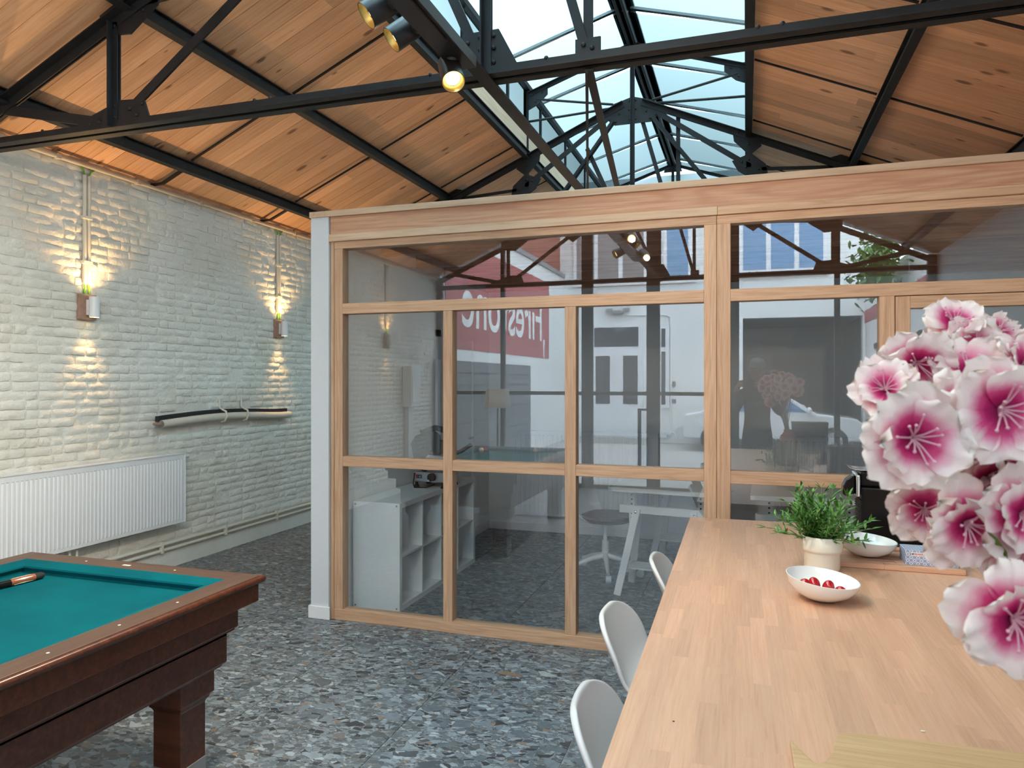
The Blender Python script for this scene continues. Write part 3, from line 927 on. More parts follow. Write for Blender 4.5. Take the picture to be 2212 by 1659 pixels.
# glazed double door handle post seen in the reflection
obj('door_bar', MB().box(XC - 0.32, XC - 0.27, YF + 0.03, YF + 0.06, 0.3, 1.22).box(XC - 0.32, XC - 0.1, YF + 0.03, YF + 0.06, 1.19, 1.22), 'steel', fac)

# ================================================================== GLASS OFFICE
part_w = struct(empty('wall_partition', (-0.2, YP, 0)), 'oak framed glass office front')
y0, y1 = YP, YP + 0.08
XE = XR                                       # runs to the right wall
hpiece('cap_board', -2.712, XE, 2.752, 2.792, YP - 0.03, YP + 0.17, 'palewood', part_w)
hpiece('beam', -2.704, XE, 2.632, 2.752, YP - 0.012, YP + 0.14, 'douglas', part_w)
hpiece('head_rail', -2.716, -0.155, 2.583, 2.632, YP - 0.018, YP + 0.10, 'palewood', part_w)
hpiece('head_rail', -0.154, XE, 2.583, 2.632, YP - 0.018, YP + 0.10, 'oak', part_w)
hpiece('top_rail', -2.68, -0.160, 2.533, 2.582, y0, y1, 'oak', part_w)
hpiece('top_rail', -0.158, XE, 2.533, 2.582, y0, y1, 'oak', part_w)
vpiece('jamb', -2.706, -2.682, 0, 2.583, y0 - 0.004, y1, 'oak', part_w)
vpiece('jamb', -2.680, -2.615, 0, 2.533, y0, y1, 'oak', part_w)
vpiece('post', -0.230, -0.160, 0, 2.533, y0, y1, 'oak', part_w)
vpiece('post', -0.158, -0.083, 0, 2.533, y0, y1, 'oak', part_w)
hpiece('bottom_rail', -2.68, -0.231, 0.0, 0.072, y0 - 0.004, y1, 'oak', part_w)
hpiece('bottom_rail', -0.082, 0.685, 0.0, 0.072, y0 - 0.004, y1, 'oak', part_w)
hpiece('transom', -2.615, -0.230, 2.087, 2.158, y0 - 0.002, y1, 'oak', part_w)
hpiece('transom', -0.083, XE, 2.087, 2.156, y0 - 0.002, y1, 'oak', part_w)
vpiece('mullion', -1.870, -1.805, 0.072, 2.087, y0, y1, 'oak', part_w)
vpiece('mullion', -1.057, -0.988, 0.072, 2.087, y0, y1, 'oak', part_w)
for a, b in ((-2.615, -1.870), (-1.805, -1.057), (-0.988, -0.230)):
    hpiece('mid_rail', a, b, 1.048, 1.117, y0 + 0.001, y1, 'oak', part_w)
hpiece('mid_rail', -0.083, 0.685, 1.042, 1.114, y0 + 0.001, y1, 'oak', part_w)
vpiece('door_jamb', 0.685, 0.759, 0, 2.087, y0, y1, 'oak', part_w)
vpiece('door_jamb', 1.70, 1.775, 0, 2.087, y0, y1, 'oak', part_w)
hpiece('mid_rail', 1.775, XE, 1.042, 1.114, y0 + 0.001, y1, 'oak', part_w)
hpiece('bottom_rail', 1.775, XE, 0.0, 0.072, y0, y1, 'oak', part_w)
gy = YP + 0.038
def pane(x0, x1, z0, z1, parent=None):
    obj('pane', MB().box(x0 - 0.008, x1 + 0.008, gy, gy + 0.006, z0 - 0.008, z1 + 0.008), 'glass', parent or part_w)
pane(-2.615, -0.230, 2.158, 2.533); pane(-0.083, XE - 0.01, 2.156, 2.533)
for a, b in ((-2.615, -1.870), (-1.805, -1.057), (-0.988, -0.230)):
    pane(a, b, 1.117, 2.087); pane(a, b, 0.072, 1.048)
pane(-0.083, 0.685, 1.114, 2.087); pane(-0.083, 0.685, 0.072, 1.042)
pane(1.775, XE - 0.01, 1.114, 2.087); pane(1.775, XE - 0.01, 0.072, 1.042)
door = struct(empty('door_1', (0.763, YP, 0)), 'oak framed glass office door')
vpiece('stile', 0.763, 0.834, 0.01, 2.083, y0, y0 + 0.05, 'oak', door)
vpiece('stile', 1.625, 1.696, 0.01, 2.083, y0, y0 + 0.05, 'oak', door)
hpiece('door_rail', 0.834, 1.625, 2.018, 2.083, y0, y0 + 0.05, 'oak', door)
hpiece('door_rail', 0.834, 1.625, 0.01, 0.12, y0, y0 + 0.05, 'oak', door)
pane(0.834, 1.625, 0.12, 2.018, door)
obj('door_handle', MB().pipe([(1.66, y0, 1.05), (1.66, y0 - 0.05, 1.05), (1.55, y0 - 0.05, 1.05)], 0.009, 8), 'brushed', door, sm=40)

wol = struct(obj('wall_office_left', MB().box(-2.852, -2.713, YP - 0.018, 7.465, 0, 2.752), 'white'), 'white plastered office side wall')
member('wall_cap', (-2.784, YP - 0.03, 2.772), (-2.784, 7.465, 2.772), 0.15, 0.04, 'palewood', wol)
obj('added_bright_lining', MB().box(-2.7129, -2.7085, YP + 0.09, 7.4645, 0.086, 2.60), 'laminate', wol)  # added sheet, whiter than the plaster, to brighten the office inside
struct(obj('baseboard_office', MB().box(-2.866, -2.699, YP - 0.032, YP - 0.0185, 0, 0.085).box(-2.866, -2.8525, YP - 0.018, 7.465, 0, 0.085).box(-2.7125, -2.70, YP + 0.085, 7.465, 0, 0.085), 'enamel', bev=0.002), 'white baseboard of the office side wall')
wob = struct(obj('wall_office_back', MB().box(-2.713, XR, 7.465, 7.60, 0, 2.79), 'laminate'), 'white office back wall')
struct(obj('baseboard_back', MB().box(-2.70, XR, 7.452, 7.4648, 0, 0.085), 'enamel', bev=0.002), 'white baseboard of the office back wall')
oc = struct(empty('ceiling_office', (0, 5.9, 2.7)), 'timber joisted office ceiling')
for yj in (4.62, 5.04, 5.65, 6.26, 6.87, 7.40):
    member('joist', (-2.712, yj, 2.70), (XR, yj, 2.70), 0.063, 0.18, 'joist', oc)
obj('deck_board', MB().box(-2.712, XR, YP + 0.12, 7.6, 2.792, 2.812), 'joist', oc)
# inner door on the office side wall
d2 = struct(empty('door_2', (-2.71, 6.55, 0)), 'white flush door on the office side wall')
obj('leaf', MB().box(-2.712, -2.70, 6.10, 6.92, 0.0, 2.04), 'laminate', d2)
obj('door_frame', MB().box(-2.712, -2.685, 6.02, 6.10, 0, 2.1).box(-2.712, -2.685, 6.92, 7.0, 0, 2.1).box(-2.712, -2.685, 6.02, 7.0, 2.04, 2.1), 'enamel', d2)
obj('handle', MB().pipe([(-2.70, 6.84, 1.05), (-2.65, 6.84, 1.05), (-2.65, 6.72, 1.05)], 0.009, 8), 'slategrey', d2, sm=40)
# ================================================================== THINGS ON THE BRICK WALL
def spot_light(parent, loc, dirv, power, angle, blend, radius=0.02, color=(1.0, 0.58, 0.22)):
    ld = bpy.data.lights.new('lamp_light', 'SPOT')
    ld.energy = power; ld.spot_size = math.radians(angle); ld.spot_blend = blend; ld.shadow_soft_size = radius; ld.color = color
    o = bpy.data.objects.new('lamp_light', ld); COL.objects.link(o)
    o.rotation_mode = 'QUATERNION'
    o.rotation_quaternion = V(dirv).to_track_quat('-Z', 'Y')
    o.location = loc
    if parent is not None:
        adopt(o, parent)
    return o
lamp_spec = [(4.165, 'white tube wall lamp on a brown block, above the radiator'), (6.515, 'white tube wall lamp on a brown block, beside the white office wall'),
             (1.80, 'white tube wall lamp on a brown block, beyond the picture edge'), (-0.30, 'white tube wall lamp on a brown block, nearest the street front'),
             (8.87, 'white tube wall lamp on a brown block, hidden down the side passage')]
for yl, lb in lamp_spec:
    zl = 2.19
    t = thing('wall_lamp', lb, 'lamp', (XL, yl, zl), 0, 'up and down wall lamps')
    x0 = XL + 0.008
    obj('backplate', MB().box(x0, x0 + 0.03, yl - 0.075, yl + 0.075, zl - 0.095, zl + 0.098), 'walnutplate', t, bev=0.003)
    obj('bracket', MB().box(x0 + 0.03, x0 + 0.052, yl - 0.022, yl + 0.028, zl - 0.06, zl + 0.055), 'enamel', t, bev=0.002)
    xc_ = x0 + 0.052 + 0.034
    sh = MB()
    n = 28
    ro, ri, za, zb = 0.036, 0.0335, zl - 0.078, zl + 0.078
    prof = [(ri, za), (ro, za), (ro, zb), (ri, zb), (ri, za)]
    vs, fs = [], []
    for r, zz in prof[:4]:
        for k in range(n):
            a = 2 * math.pi * k / n
            vs.append((xc_ + r * math.cos(a), yl + 0.003 + r * math.sin(a), zz))
    for i in range(4):
        for k in range(n):
            fs.append((i * n + k, i * n + (k + 1) % n, ((i + 1) % 4) * n + (k + 1) % n, ((i + 1) % 4) * n + k))
    sh.add(vs, fs)
    obj('shade', sh, 'enamel', t, sm=40)
    for s in (-1, 1):
        obj('bulb', MB().lathe([(0.0, zl + s * 0.055), (0.030, zl + s * 0.055), (0.030, zl + s * 0.050), (0.0, zl + s * 0.050)], 20, (xc_, yl + 0.003, 0)), 'bulb', t)
        spot_light(t, (xc_, yl + 0.003, zl + s * 0.070), (0.10 if s < 0 else 0.30, 0, s), LAMP_W * 1.05 if s < 0 else LAMP_W * 1.55, 74 if s < 0 else 138, 1.0, 0.018)
    for d in (-0.02, 0.016):
        obj('wire', MB().pipe([(x0 + 0.012, yl + d * 1.3, zl + 0.095), (x0 + 0.018, yl + d, zl + 0.14), (x0 + 0.012, yl + d, zl + 0.18)], 0.007, 8), 'green', t, sm=60)
    c = thing('conduit_run', lb.replace('white tube wall lamp on a brown block,', 'pair of upright cream conduits feeding the lamp'), 'conduit', (XL, yl, zl + 0.17), 0, 'upright conduit pairs')
    for d in (-0.02, 0.016):
        obj('conduit', MB().pipe([(x0 + 0.016, yl + d, zl + 0.175), (x0 + 0.016, yl + d, 3.19)], 0.0145, 10), 'pvc', c, sm=50)
        obj('sleeve', MB().pipe([(x0 + 0.016, yl + d, zl + 0.20), (x0 + 0.016, yl + d, zl + 0.33)], 0.0165, 10), 'pvc', c, sm=50)
        e = -0.04 if d < 0 else 0.05
        obj('wire', MB().pipe([(x0 + 0.012, yl + d, 3.18), (x0 + 0.018, yl + d + e * 0.3, 3.225), (x0 + 0.016, yl + d + e, 3.25)], 0.006, 8), 'green', c, sm=60)
    for zz in (zl + 0.34, zl + 0.68):
        obj('clip', MB().box(x0 - 0.004, x0 + 0.034, yl - 0.042, yl + 0.038, zz - 0.012, zz + 0.012), 'pvc', c, bev=0.002)
t = thing('eave_conduit', 'long cream conduit along the top of the brick wall under the planks', 'conduit', (XL, 3, 3.255))
obj('conduit', MB().pipe([(XL + 0.032, YF + 0.05, 3.262), (XL + 0.032, 9.5, 3.262)], 0.0155, 10), 'pvc', t, sm=50)
for k in range(13):
    obj('clip', MB().box(XL, XL + 0.052, 0.3 + 0.72 * k, 0.33 + 0.72 * k, 3.245, 3.28), 'pvc', t)

def radiator(name, label, length, height, loc, rz, depth=0.10, pitch=0.0335, group=None, valve=True):
    """stands along local +X from 0, back at y=0, front face at y=-depth"""
    t = thing(name, label, 'radiator', (0, 0, 0), 0, group)
    f = MB()
    n = int(length / pitch)
    # ribbed front sheet with plain borders
    cols = [0.0, 0.02]
    x = 0.03
    prof = []
    while x < length - 0.03:
        prof += [(x, 0.0), (x + 0.009, 0.0), (x + 0.014, -0.006), (x + 0.024, -0.006), (x + 0.029, 0.0)]
        x += pitch
    prof = [(0, 0)] + prof + [(length, 0)]
    zs = [(0, 0), (0.025, 0), (0.04, 1), (height - 0.05, 1), (height - 0.038, 0), (height, 0)]
    vs, fs = [], []
    for zz, k in zs:
        for px, py in prof:
            vs.append((px, -depth + 0.006 + (py * k), zz))
    w = len(prof)
    for j in range(len(zs) - 1):
        for i in range(w - 1):
            a = j * w + i
            fs.append((a, a + 1, a + w + 1, a + w))
    f.add(vs, fs)
    obj('front_panel', f, 'enamel', t, sm=30)
    obj('rear_panel', MB().box(0.01, length - 0.01, -0.03, -0.012, 0.02, height - 0.02), 'enamel', t)
    obj('side_cover', MB().box(-0.004, 0, -depth, -0.015, 0.0, height + 0.004), 'enamel', t)
    obj('side_cover', MB().box(length, length + 0.004, -depth, -0.015, 0.0, height + 0.004), 'enamel', t)
    g = MB()
    g.box(-0.004, length + 0.004, -depth, -depth + 0.012, height, height + 0.006).box(-0.004, length + 0.004, -0.027, -0.015, height, height + 0.006)
    k = 0.02
    while k < length - 0.02:
        g.box(k, k + 0.012, -depth + 0.012, -0.027, height + 0.001, height + 0.005); k += 0.024
    obj('top_grille', g, 'enamel', t)
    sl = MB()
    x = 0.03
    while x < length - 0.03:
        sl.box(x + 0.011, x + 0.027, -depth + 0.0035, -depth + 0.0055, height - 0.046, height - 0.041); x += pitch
    obj('painted_rib_shade', sl, 'slategrey', t)  # dark grey strips standing in for the shade at the rib tops
    obj('foot_bracket', MB().box(0.15, 0.18, -0.015, 0.0, 0.05, height - 0.05).box(length - 0.18, length - 0.15, -0.015, 0.0, 0.05, height - 0.05), 'enamel', t)
    if valve:
        obj('valve', MB().tube((length + 0.004, -0.055, height - 0.03), (length + 0.03, -0.055, height - 0.03), 0.012).tube((length + 0.03, -0.055, height - 0.03), (length + 0.085, -0.055, height - 0.03), 0.019, 0.017, 14), 'enamel', t, sm=40)
    t.location = loc; t.rotation_euler = (0, 0, rz)
    return t
# local +X -> world +Y : rz = 90 deg, front (local -Y) -> world +X
t = radiator('panel_radiator', 'long white ribbed panel radiator on the brick wall', 2.40, 0.594, (XL + 0.02, 5.06 - 2.40, 0.40), math.pi / 2, 0.105)
obj('connection', MB().pipe([(XL + 0.07, 3.98, 0.40), (XL + 0.07, 3.98, 0.30), (XL + 0.03, 3.98, 0.24)], 0.010, 8).pipe([(XL + 0.07, 4.04, 0.40), (XL + 0.07, 4.04, 0.26), (XL + 0.03, 4.04, 0.20)], 0.010, 8), 'pvc', t, sm=50)
t = thing('heating_pipes', 'pair of cream heating pipes along the foot of the brick wall', 'pipe', (XL, 5, 0.19))
for zz in (0.222, 0.172):
    obj('pipe', MB().pipe([(XL + 0.026, 2.4, zz), (XL + 0.026, 8.8, zz)], 0.0135, 10), 'pvc', t, sm=50)
for k in range(8):
    obj('clip', MB().box(XL + 0.0125, XL + 0.043, 3.30 + 0.79 * k, 3.325 + 0.79 * k, 0.15, 0.245), 'pvc', t, bev=0.002)
# rolled canvas held by two hooks
t = thing('rolled_screen', 'cream canvas roll with black strip, hung on the brick wall by hooks', 'roll', (XL, 5.7, 1.27))
pts = [(XL + 0.06, 4.86 + 1.80 * k / 10, 1.262 + 0.030 * math.sin(math.pi * min(1, k / 10 * 1.15)) + 0.004 * k / 10) for k in range(11)]
obj('tube', MB().pipe(pts, 0.034, 16), 'canvas', t, sm=40)
obj('tube_end', MB().pipe([(XL + 0.06, 4.858, 1.262), (XL + 0.06, 4.852, 1.262)], 0.030, 16), 'slategrey', t, sm=40)
obj('dowel', MB().pipe([(XL + 0.06, 4.86, 1.262), (XL + 0.062, 4.77, 1.268)], [0.013, 0.011], 10), 'walnutplate', t, sm=40)
bs = MB()
for a, b in zip(pts[:-1], pts[1:]):
    bs.bar((a[0] - 0.035, a[1] - 0.02, a[2] + 0.045), (b[0] - 0.035, b[1] - 0.02, b[2] + 0.045), 0.03, 0.045)
obj('black_strip', bs, 'matteblack', t)
for yy in (5.62, 5.93):
    zc = 1.287
    hk = [(XL + 0.012, yy, zc + 0.17), (XL + 0.012, yy, zc + 0.09), (XL + 0.03, yy, zc + 0.075), (XL + 0.085, yy, zc + 0.055), (XL + 0.103, yy - 0.004, zc + 0.01), (XL + 0.085, yy - 0.01, zc - 0.035), (XL + 0.04, yy - 0.01, zc - 0.045)]
    obj('hook', MB().pipe(hk, 0.010, 8), 'pvc', t, sm=60)
# meter box near the street front (seen in the glass)
t = thing('meter_cabinet', 'white electric meter cabinet on the brick wall near the street front', 'cabinet', (XL, -0.95, 1.2))
obj('housing', MB().box(XL + 0.016, XL + 0.16, -1.10, -0.80, 1.25, 1.85), 'enamel', t, bev=0.006)
obj('door', MB().box(XL + 0.16, XL + 0.168, -1.07, -0.83, 1.30, 1.80), 'laminate', t, bev=0.003)
obj('cable_duct', MB().box(XL + 0.016, XL + 0.08, -1.03, -0.87, 0.0, 1.25), 'enamel', t)

# ================================================================== BILLIARD TABLE
bt = thing('billiard_table', 'dark mahogany billiard table with teal cloth', 'table', (-2.6, 1.35, 0))
BX0, BX1, BY0, BY1 = -3.265, -1.925, 0.15, 2.553
def ring(m, prof):
    vs, fs = [], []
    for o_, zz in prof:
        vs += [(BX0 + o_, BY0 + o_, zz), (BX1 - o_, BY0 + o_, zz), (BX1 - o_, BY1 - o_, zz), (BX0 + o_, BY1 - o_, zz)]
    for i in range(len(prof) - 1):
        for k in range(4):
            a, b = i * 4 + k, i * 4 + (k + 1) % 4
            fs.append((a, b, b + 4, a + 4))
    return m.add(vs, fs)
obj('edge_moulding', ring(MB(), [(0.020, 0.810), (0.010, 0.811), (0.003, 0.804), (0.002, 0.795), (0.006, 0.785), (0.020, 0.778), (0.05, 0.778), (0.05, 0.808), (0.020, 0.808)]), 'mahogany', bt, sm=60)
obj('upper_apron', ring(MB(), [(0.05, 0.778), (0.024, 0.778), (0.024, 0.707), (0.030, 0.703), (0.081, 0.700), (0.081, 0.69)]), 'mahogany', bt)
obj('middle_apron', ring(MB(), [(0.081, 0.702), (0.081, 0.614), (0.085, 0.608), (0.092, 0.604), (0.094, 0.597), (0.112, 0.593), (0.112, 0.58)]), 'mahogany', bt)
obj('lower_apron', ring(MB(), [(0.112, 0.596), (0.112, 0.475), (0.116, 0.468), (0.124, 0.464), (0.126, 0.456), (0.143, 0.452), (0.30, 0.452)]), 'mahogany', bt)
rails = [((BX1 - 0.068, BY0 + 0.02, 0.805), (BX1 - 0.068, BY1 - 0.022, 0.805)), ((BX0 + 0.068, BY0 + 0.02, 0.805), (BX0 + 0.068, BY1 - 0.022, 0.805)),
         ((BX0 + 0.118, BY1 - 0.068, 0.8045), (BX1 - 0.118, BY1 - 0.068, 0.8045)), ((BX0 + 0.118, BY0 + 0.068, 0.8045), (BX1 - 0.118, BY0 + 0.068, 0.8045))]
for a, b in rails:
    r = member('rail_cap', a, b, 0.098, 0.016, 'railwood', bt, bev=0.001)
obj('cushion', ring(MB(), [(0.112, 0.79), (0.112, 0.8115), (0.118, 0.8125), (0.150, 0.806), (0.172, 0.797), (0.174, 0.790), (0.162, 0.772), (0.162, 0.762)]), 'felt', bt)
obj('bed_cloth', MB().box(BX0 + 0.14, BX1 - 0.14, BY0 + 0.14, BY1 - 0.14, 0.745, 0.7655), 'felt', bt)
obj('slate_bed', MB().box(BX0 + 0.09, BX1 - 0.09, BY0 + 0.09, BY1 - 0.09, 0.60, 0.745), 'mahogany', bt)
dm = MB()
for k in range(1, 8):
    yy = BY0 + 0.17 + (BY1 - BY0 - 0.34) * k / 8
    for xx in (BX1 - 0.068, BX0 + 0.068):
        dm.lathe([(0.0, 0.8125), (0.005, 0.8127), (0.005, 0.8135), (0, 0.8137)], 8, (xx, yy, 0.0))
for k in range(1, 4):
    xx = BX0 + 0.17 + (BX1 - BX0 - 0.34) * k / 4
    for yy in (BY1 - 0.068, BY0 + 0.068):
        dm.lathe([(0.0, 0.812), (0.005, 0.8122), (0.005, 0.813), (0, 0.8132)], 8, (xx, yy, 0.0))
obj('rail_dots', dm, 'ivory', bt)
obj('maker_plate', MB().box(-2.63, -2.59, BY1 - 0.075, BY1 - 0.062, 0.812, 0.8135), 'ivory', bt)
for cx_, cy_ in ((-2.163, 2.3175), (-3.027, 2.3175), (-2.163, 0.385), (-3.027, 0.385)):
    lg = MB()
    def sq(m, prof):
        vs, fs = [], []
        for w, zz in prof:
            vs += [(cx_ - w, cy_ - w, zz), (cx_ + w, cy_ - w, zz), (cx_ + w, cy_ + w, zz), (cx_ - w, cy_ + w, zz)]
        for i in range(len(prof) - 1):
            for k in range(4):
                a, b = i * 4 + k, i * 4 + (k + 1) % 4
                fs.append((a, b, b + 4, a + 4))
        fs += [(3, 2, 1, 0), tuple(range(len(vs) - 4, len(vs)))]
        return m.add(vs, fs)
    sq(lg, [(0.0675, 0.10), (0.0675, 0.325), (0.072, 0.335), (0.078, 0.342), (0.082, 0.356), (0.092, 0.362), (0.092, 0.452)])
    l_ = obj('leg', lg, 'mahogany', bt, bev=0.002)
    obj('metal_foot', sq(MB(), [(0.0695, 0.0), (0.0695, 0.105)]), 'slategrey', l_, bev=0.002)
t = thing('billiard_cue', 'black billiard cue with inlaid wooden butt lying on the teal cloth', 'cue', (-2.95, 2.2, 0.78))
d = V(-0.10, -0.99, 0).normalized(); p = V(-2.925, 2.33, 0.7815)
obj('butt_cap', MB().pipe([p - d * 0.012, p, p + d * 0.03], [0.009, 0.0152, 0.0155], 14), 'rubber', t, sm=40)
obj('inlaid_butt', MB().pipe([p + d * 0.03, p + d * 0.13], [0.0155, 0.0152], 14), 'cuewood', t, sm=40)
for a in range(5):
    s_ = V(-d.y, d.x, 0) * math.cos(a * 1.2566 + 0.6) + V(0, 0, 1) * math.sin(a * 1.2566 + 0.6)
    obj('inlay', MB().prism([(0.04, 0), (0.08, 0.004), (0.12, 0), (0.08, -0.004)], p + s_ * 0.0154, d, s_.cross(d), s_ * 0.0012), 'ivory', t)
obj('shaft', MB().pipe([p + d * 0.13, p + d * 0.55, p + d * 1.35], [0.0152, 0.0125, 0.006], 14), 'black', t, sm=40)
for nm, xy, mt, lb in (('billiard_ball', (-3.02, 0.46), 'red', 'red billiard ball on the teal cloth'), ('billiard_ball', (-3.03, 0.56), 'ivory', 'white billiard ball beside the red one'),
                       ('billiard_ball', (-2.41, 0.36), 'pvc', 'cream billiard ball alone on the teal cloth')):
    m = MB().ball((xy[0], xy[1], 0.7655 + 0.031), 0.0307, 20, 12)
    tag(obj(nm, m, mt, None, sm=80), lb, 'ball', 'billiard balls')

# ================================================================== LONG WOODEN TABLE
TZ = 0.88
RZT = 0.0097
tb = thing('long_table', 'long beech butcher block counter table', 'table', (0, 0, 0), RZT)
TX0, TX1, TY0, TY1 = -0.252, 1.19, 0.32, 4.06
SWD = 0.0412
lens = [0.22, 0.28, 0.34, 0.40, 0.46, 0.52]
stave = {}
for ln in lens:
    m = MB().box(-ln / 2, ln / 2, -SWD / 2, SWD / 2, -0.038, 0)
    me = m.mesh('stave'); me.materials.append(MT['beech']); stave[ln] = me
cand = []
ncol = int((TX1 - TX0) / SWD)
for c in range(ncol):
    xx = TX0 + SWD * (c + 0.5)
    yy = TY0
    yy -= rnd.choice(lens) * rnd.random()
    while yy < TY1 - 0.001:
        ln = rnd.choice(lens)
        a, b = max(yy, TY0), min(yy + ln, TY1)
        if b - a > 0.03:
            cand.append((xx, a, b, ln))
        yy += ln
def vis(cd):
    xx, a, b, ln = cd
    best = 99
    for yy in (a, (a + b) / 2, b):
        f = in_view((xx - RZT * yy, yy, TZ))
        if f:
            best = min(best, f)
    return best
cand.sort(key=vis)
rest = MB()
for i, (xx, a, b, ln) in enumerate(cand):
    if i < 300 and vis((xx, a, b, ln)) < 50:
        if abs(b - a - ln) < 1e-6:
            me = stave[ln]
        else:
            l2 = b - a
            me = MB().box(-l2 / 2, l2 / 2, -SWD / 2, SWD / 2, -0.038, 0).mesh('stave'); me.materials.append(MT['beech'])
        o = bpy.data.objects.new('stave', me); COL.objects.link(o)
        o.parent = tb
        o.matrix_basis = Matrix.Translation((xx, (a + b) / 2, TZ + rnd.uniform(-0.00012, 0.0))) @ Matrix.Rotation(math.pi / 2, 4, 'Z')
    else:
        rest.box(xx - SWD / 2, xx + SWD / 2, a, b, TZ - 0.038, TZ - 0.0001)
o = obj('remaining_staves', rest, None); o.data.materials.append(MT['beech']); o.parent = tb; o['kind'] = 'stuff'
o = obj('apron', MB().box(TX0 + 0.07, TX1 - 0.07, TY0 + 0.07, TY0 + 0.10, 0.75, TZ - 0.038).box(TX0 + 0.07, TX1 - 0.07, TY1 - 0.10, TY1 - 0.07, 0.75, TZ - 0.038)
        .box(TX0 + 0.25, TX0 + 0.28, TY0 + 0.10, TY1 - 0.10, 0.75, TZ - 0.038).box(TX1 - 0.28, TX1 - 0.25, TY0 + 0.10, TY1 - 0.10, 0.75, TZ - 0.038), 'laminate'); o.parent = tb
for lx in (TX0 + 0.10, TX1 - 0.16):
    for ly in (TY0 + 0.10, TY1 - 0.16):
        o = obj('leg', MB().box(lx, lx + 0.06, ly, ly + 0.06, 0, 0.75 if True else 0), 'laminate', bev=0.003); o.parent = tb

# ---- shell chairs tucked in along the table
def make_chair():
    t = empty('shell_chair')
    P = [(0.215, 0.628), (0.20, 0.640), (0.14, 0.644), (0.05, 0.632), (-0.05, 0.622), (-0.12, 0.627), (-0.17, 0.655), (-0.20, 0.698), (-0.222, 0.742), (-0.242, 0.785), (-0.258, 0.820), (-0.268, 0.846), (-0.273, 0.862)]
    Wd = [0.15, 0.185, 0.208, 0.215, 0.212, 0.208, 0.205, 0.206, 0.206, 0.199, 0.177, 0.135, 0.072]
    nt_ = 10
    vs, fs = [], []
    for i, ((px, pz), w) in enumerate(zip(P, Wd)):
        back = max(0.0, min(1.0, (i - 4) / 4.0))
        for k in range(nt_ + 1):
            q = -1 + 2 * k / nt_
            y = w * q * (1.06 - 0.06 * q * q)
            e = abs(q) ** 2.1
            x = px + back * 0.045 * e * (w / 0.206) ** 2
            zz = pz + (1 - back) * 0.030 * e
            vs.append((x, y, zz))
    for i in range(len(P) - 1):
        for k in range(nt_):
            a = i * (nt_ + 1) + k
            fs.append((a, a + 1, a + nt_ + 2, a + nt_ + 1))
    sh = obj('shell', MB().add(vs, fs), 'plastic', t, sm=180)
    md = sh.modifiers.new('thick', 'SOLIDIFY'); md.thickness = 0.018; md.offset = 0
    sb = sh.modifiers.new('soft', 'SUBSURF'); sb.levels = 2; sb.render_levels = 2
    for sx in (-1, 1):
        for sy in (-1, 1):
            obj('leg', MB().pipe([(sx * 0.09 - 0.01, sy * 0.10, 0.61), (sx * 0.19 - 0.01, sy * 0.19, 0.0)], [0.014, 0.010], 10), 'enamel', t, sm=40)
    fr = [(0.148, 0.148), (-0.168, 0.148), (-0.168, -0.148), (0.148, -0.148), (0.148, 0.148)]
    obj('footrest', MB().pipe([(x, y, 0.25) for x, y in fr], 0.007, 8), 'enamel', t, sm=40)
    obj('seat_mount', MB().box(-0.11, 0.09, -0.11, 0.11, 0.592, 0.612), 'slategrey', t, bev=0.004)
    return t
ch0 = make_chair()
chairs = [((-0.125, 3.20), 'white shell chair at the counter table, farthest along beside the glass'), ((-0.185, 2.40), 'white shell chair at the counter table, middle of the three'),
          ((-0.125, 1.735), 'white shell chair at the counter table, nearest and largest')]
for i, ((cx_, cy_), lb) in enumerate(chairs):
    c = ch0 if i == 0 else copy_tree(ch0)
    c.location = (cx_, cy_, 0); c.rotation_euler = (0, 0, (0.02, -0.05, 0.03)[i])
    tag(c, lb, 'chair', 'chairs along the counter table')

# ================================================================== ON THE TABLE
# potted plant
px, py = 0.288, 3.085
t = thing('potted_plant', 'bushy green artificial plant in a cream stepped pot', 'plant', (px, py, TZ))
obj('pot', MB().lathe([(0.0, 0.004), (0.048, 0.004), (0.058, 0.0), (0.064, 0.006), (0.0665, 0.016), (0.0665, 0.070), (0.070, 0.076), (0.0745, 0.080), (0.0755, 0.088), (0.0755, 0.134), (0.073, 0.137), (0.070, 0.134), (0.069, 0.115), (0.0, 0.112)], 40, (px, py, TZ)), 'pot', t, sm=45)
fol, stm = MB(), MB()
r = random.Random(3)
def leaf(m, p, d, ln, w, up):
    d = d.normalized(); s_ = d.cross(up)
    if s_.length < 1e-3:
        s_ = V(1, 0, 0)
    s_ = s_.normalized(); n = s_.cross(d).normalized()
    pts = [p, p + d * ln * 0.35 + s_ * w / 2 - n * 0.001, p + d * ln * 0.35 - s_ * w / 2 - n * 0.001, p + d * ln * 0.4 + n * 0.002, p + d * ln * 0.75 + s_ * w * 0.33 - n * ln * 0.06, p + d * ln * 0.75 - s_ * w * 0.33 - n * ln * 0.06, p + d * ln - n * ln * 0.12]
    m.add(pts, [(0, 3, 1), (0, 2, 3), (1, 3, 4), (3, 2, 5), (3, 5, 6), (4, 3, 6)])
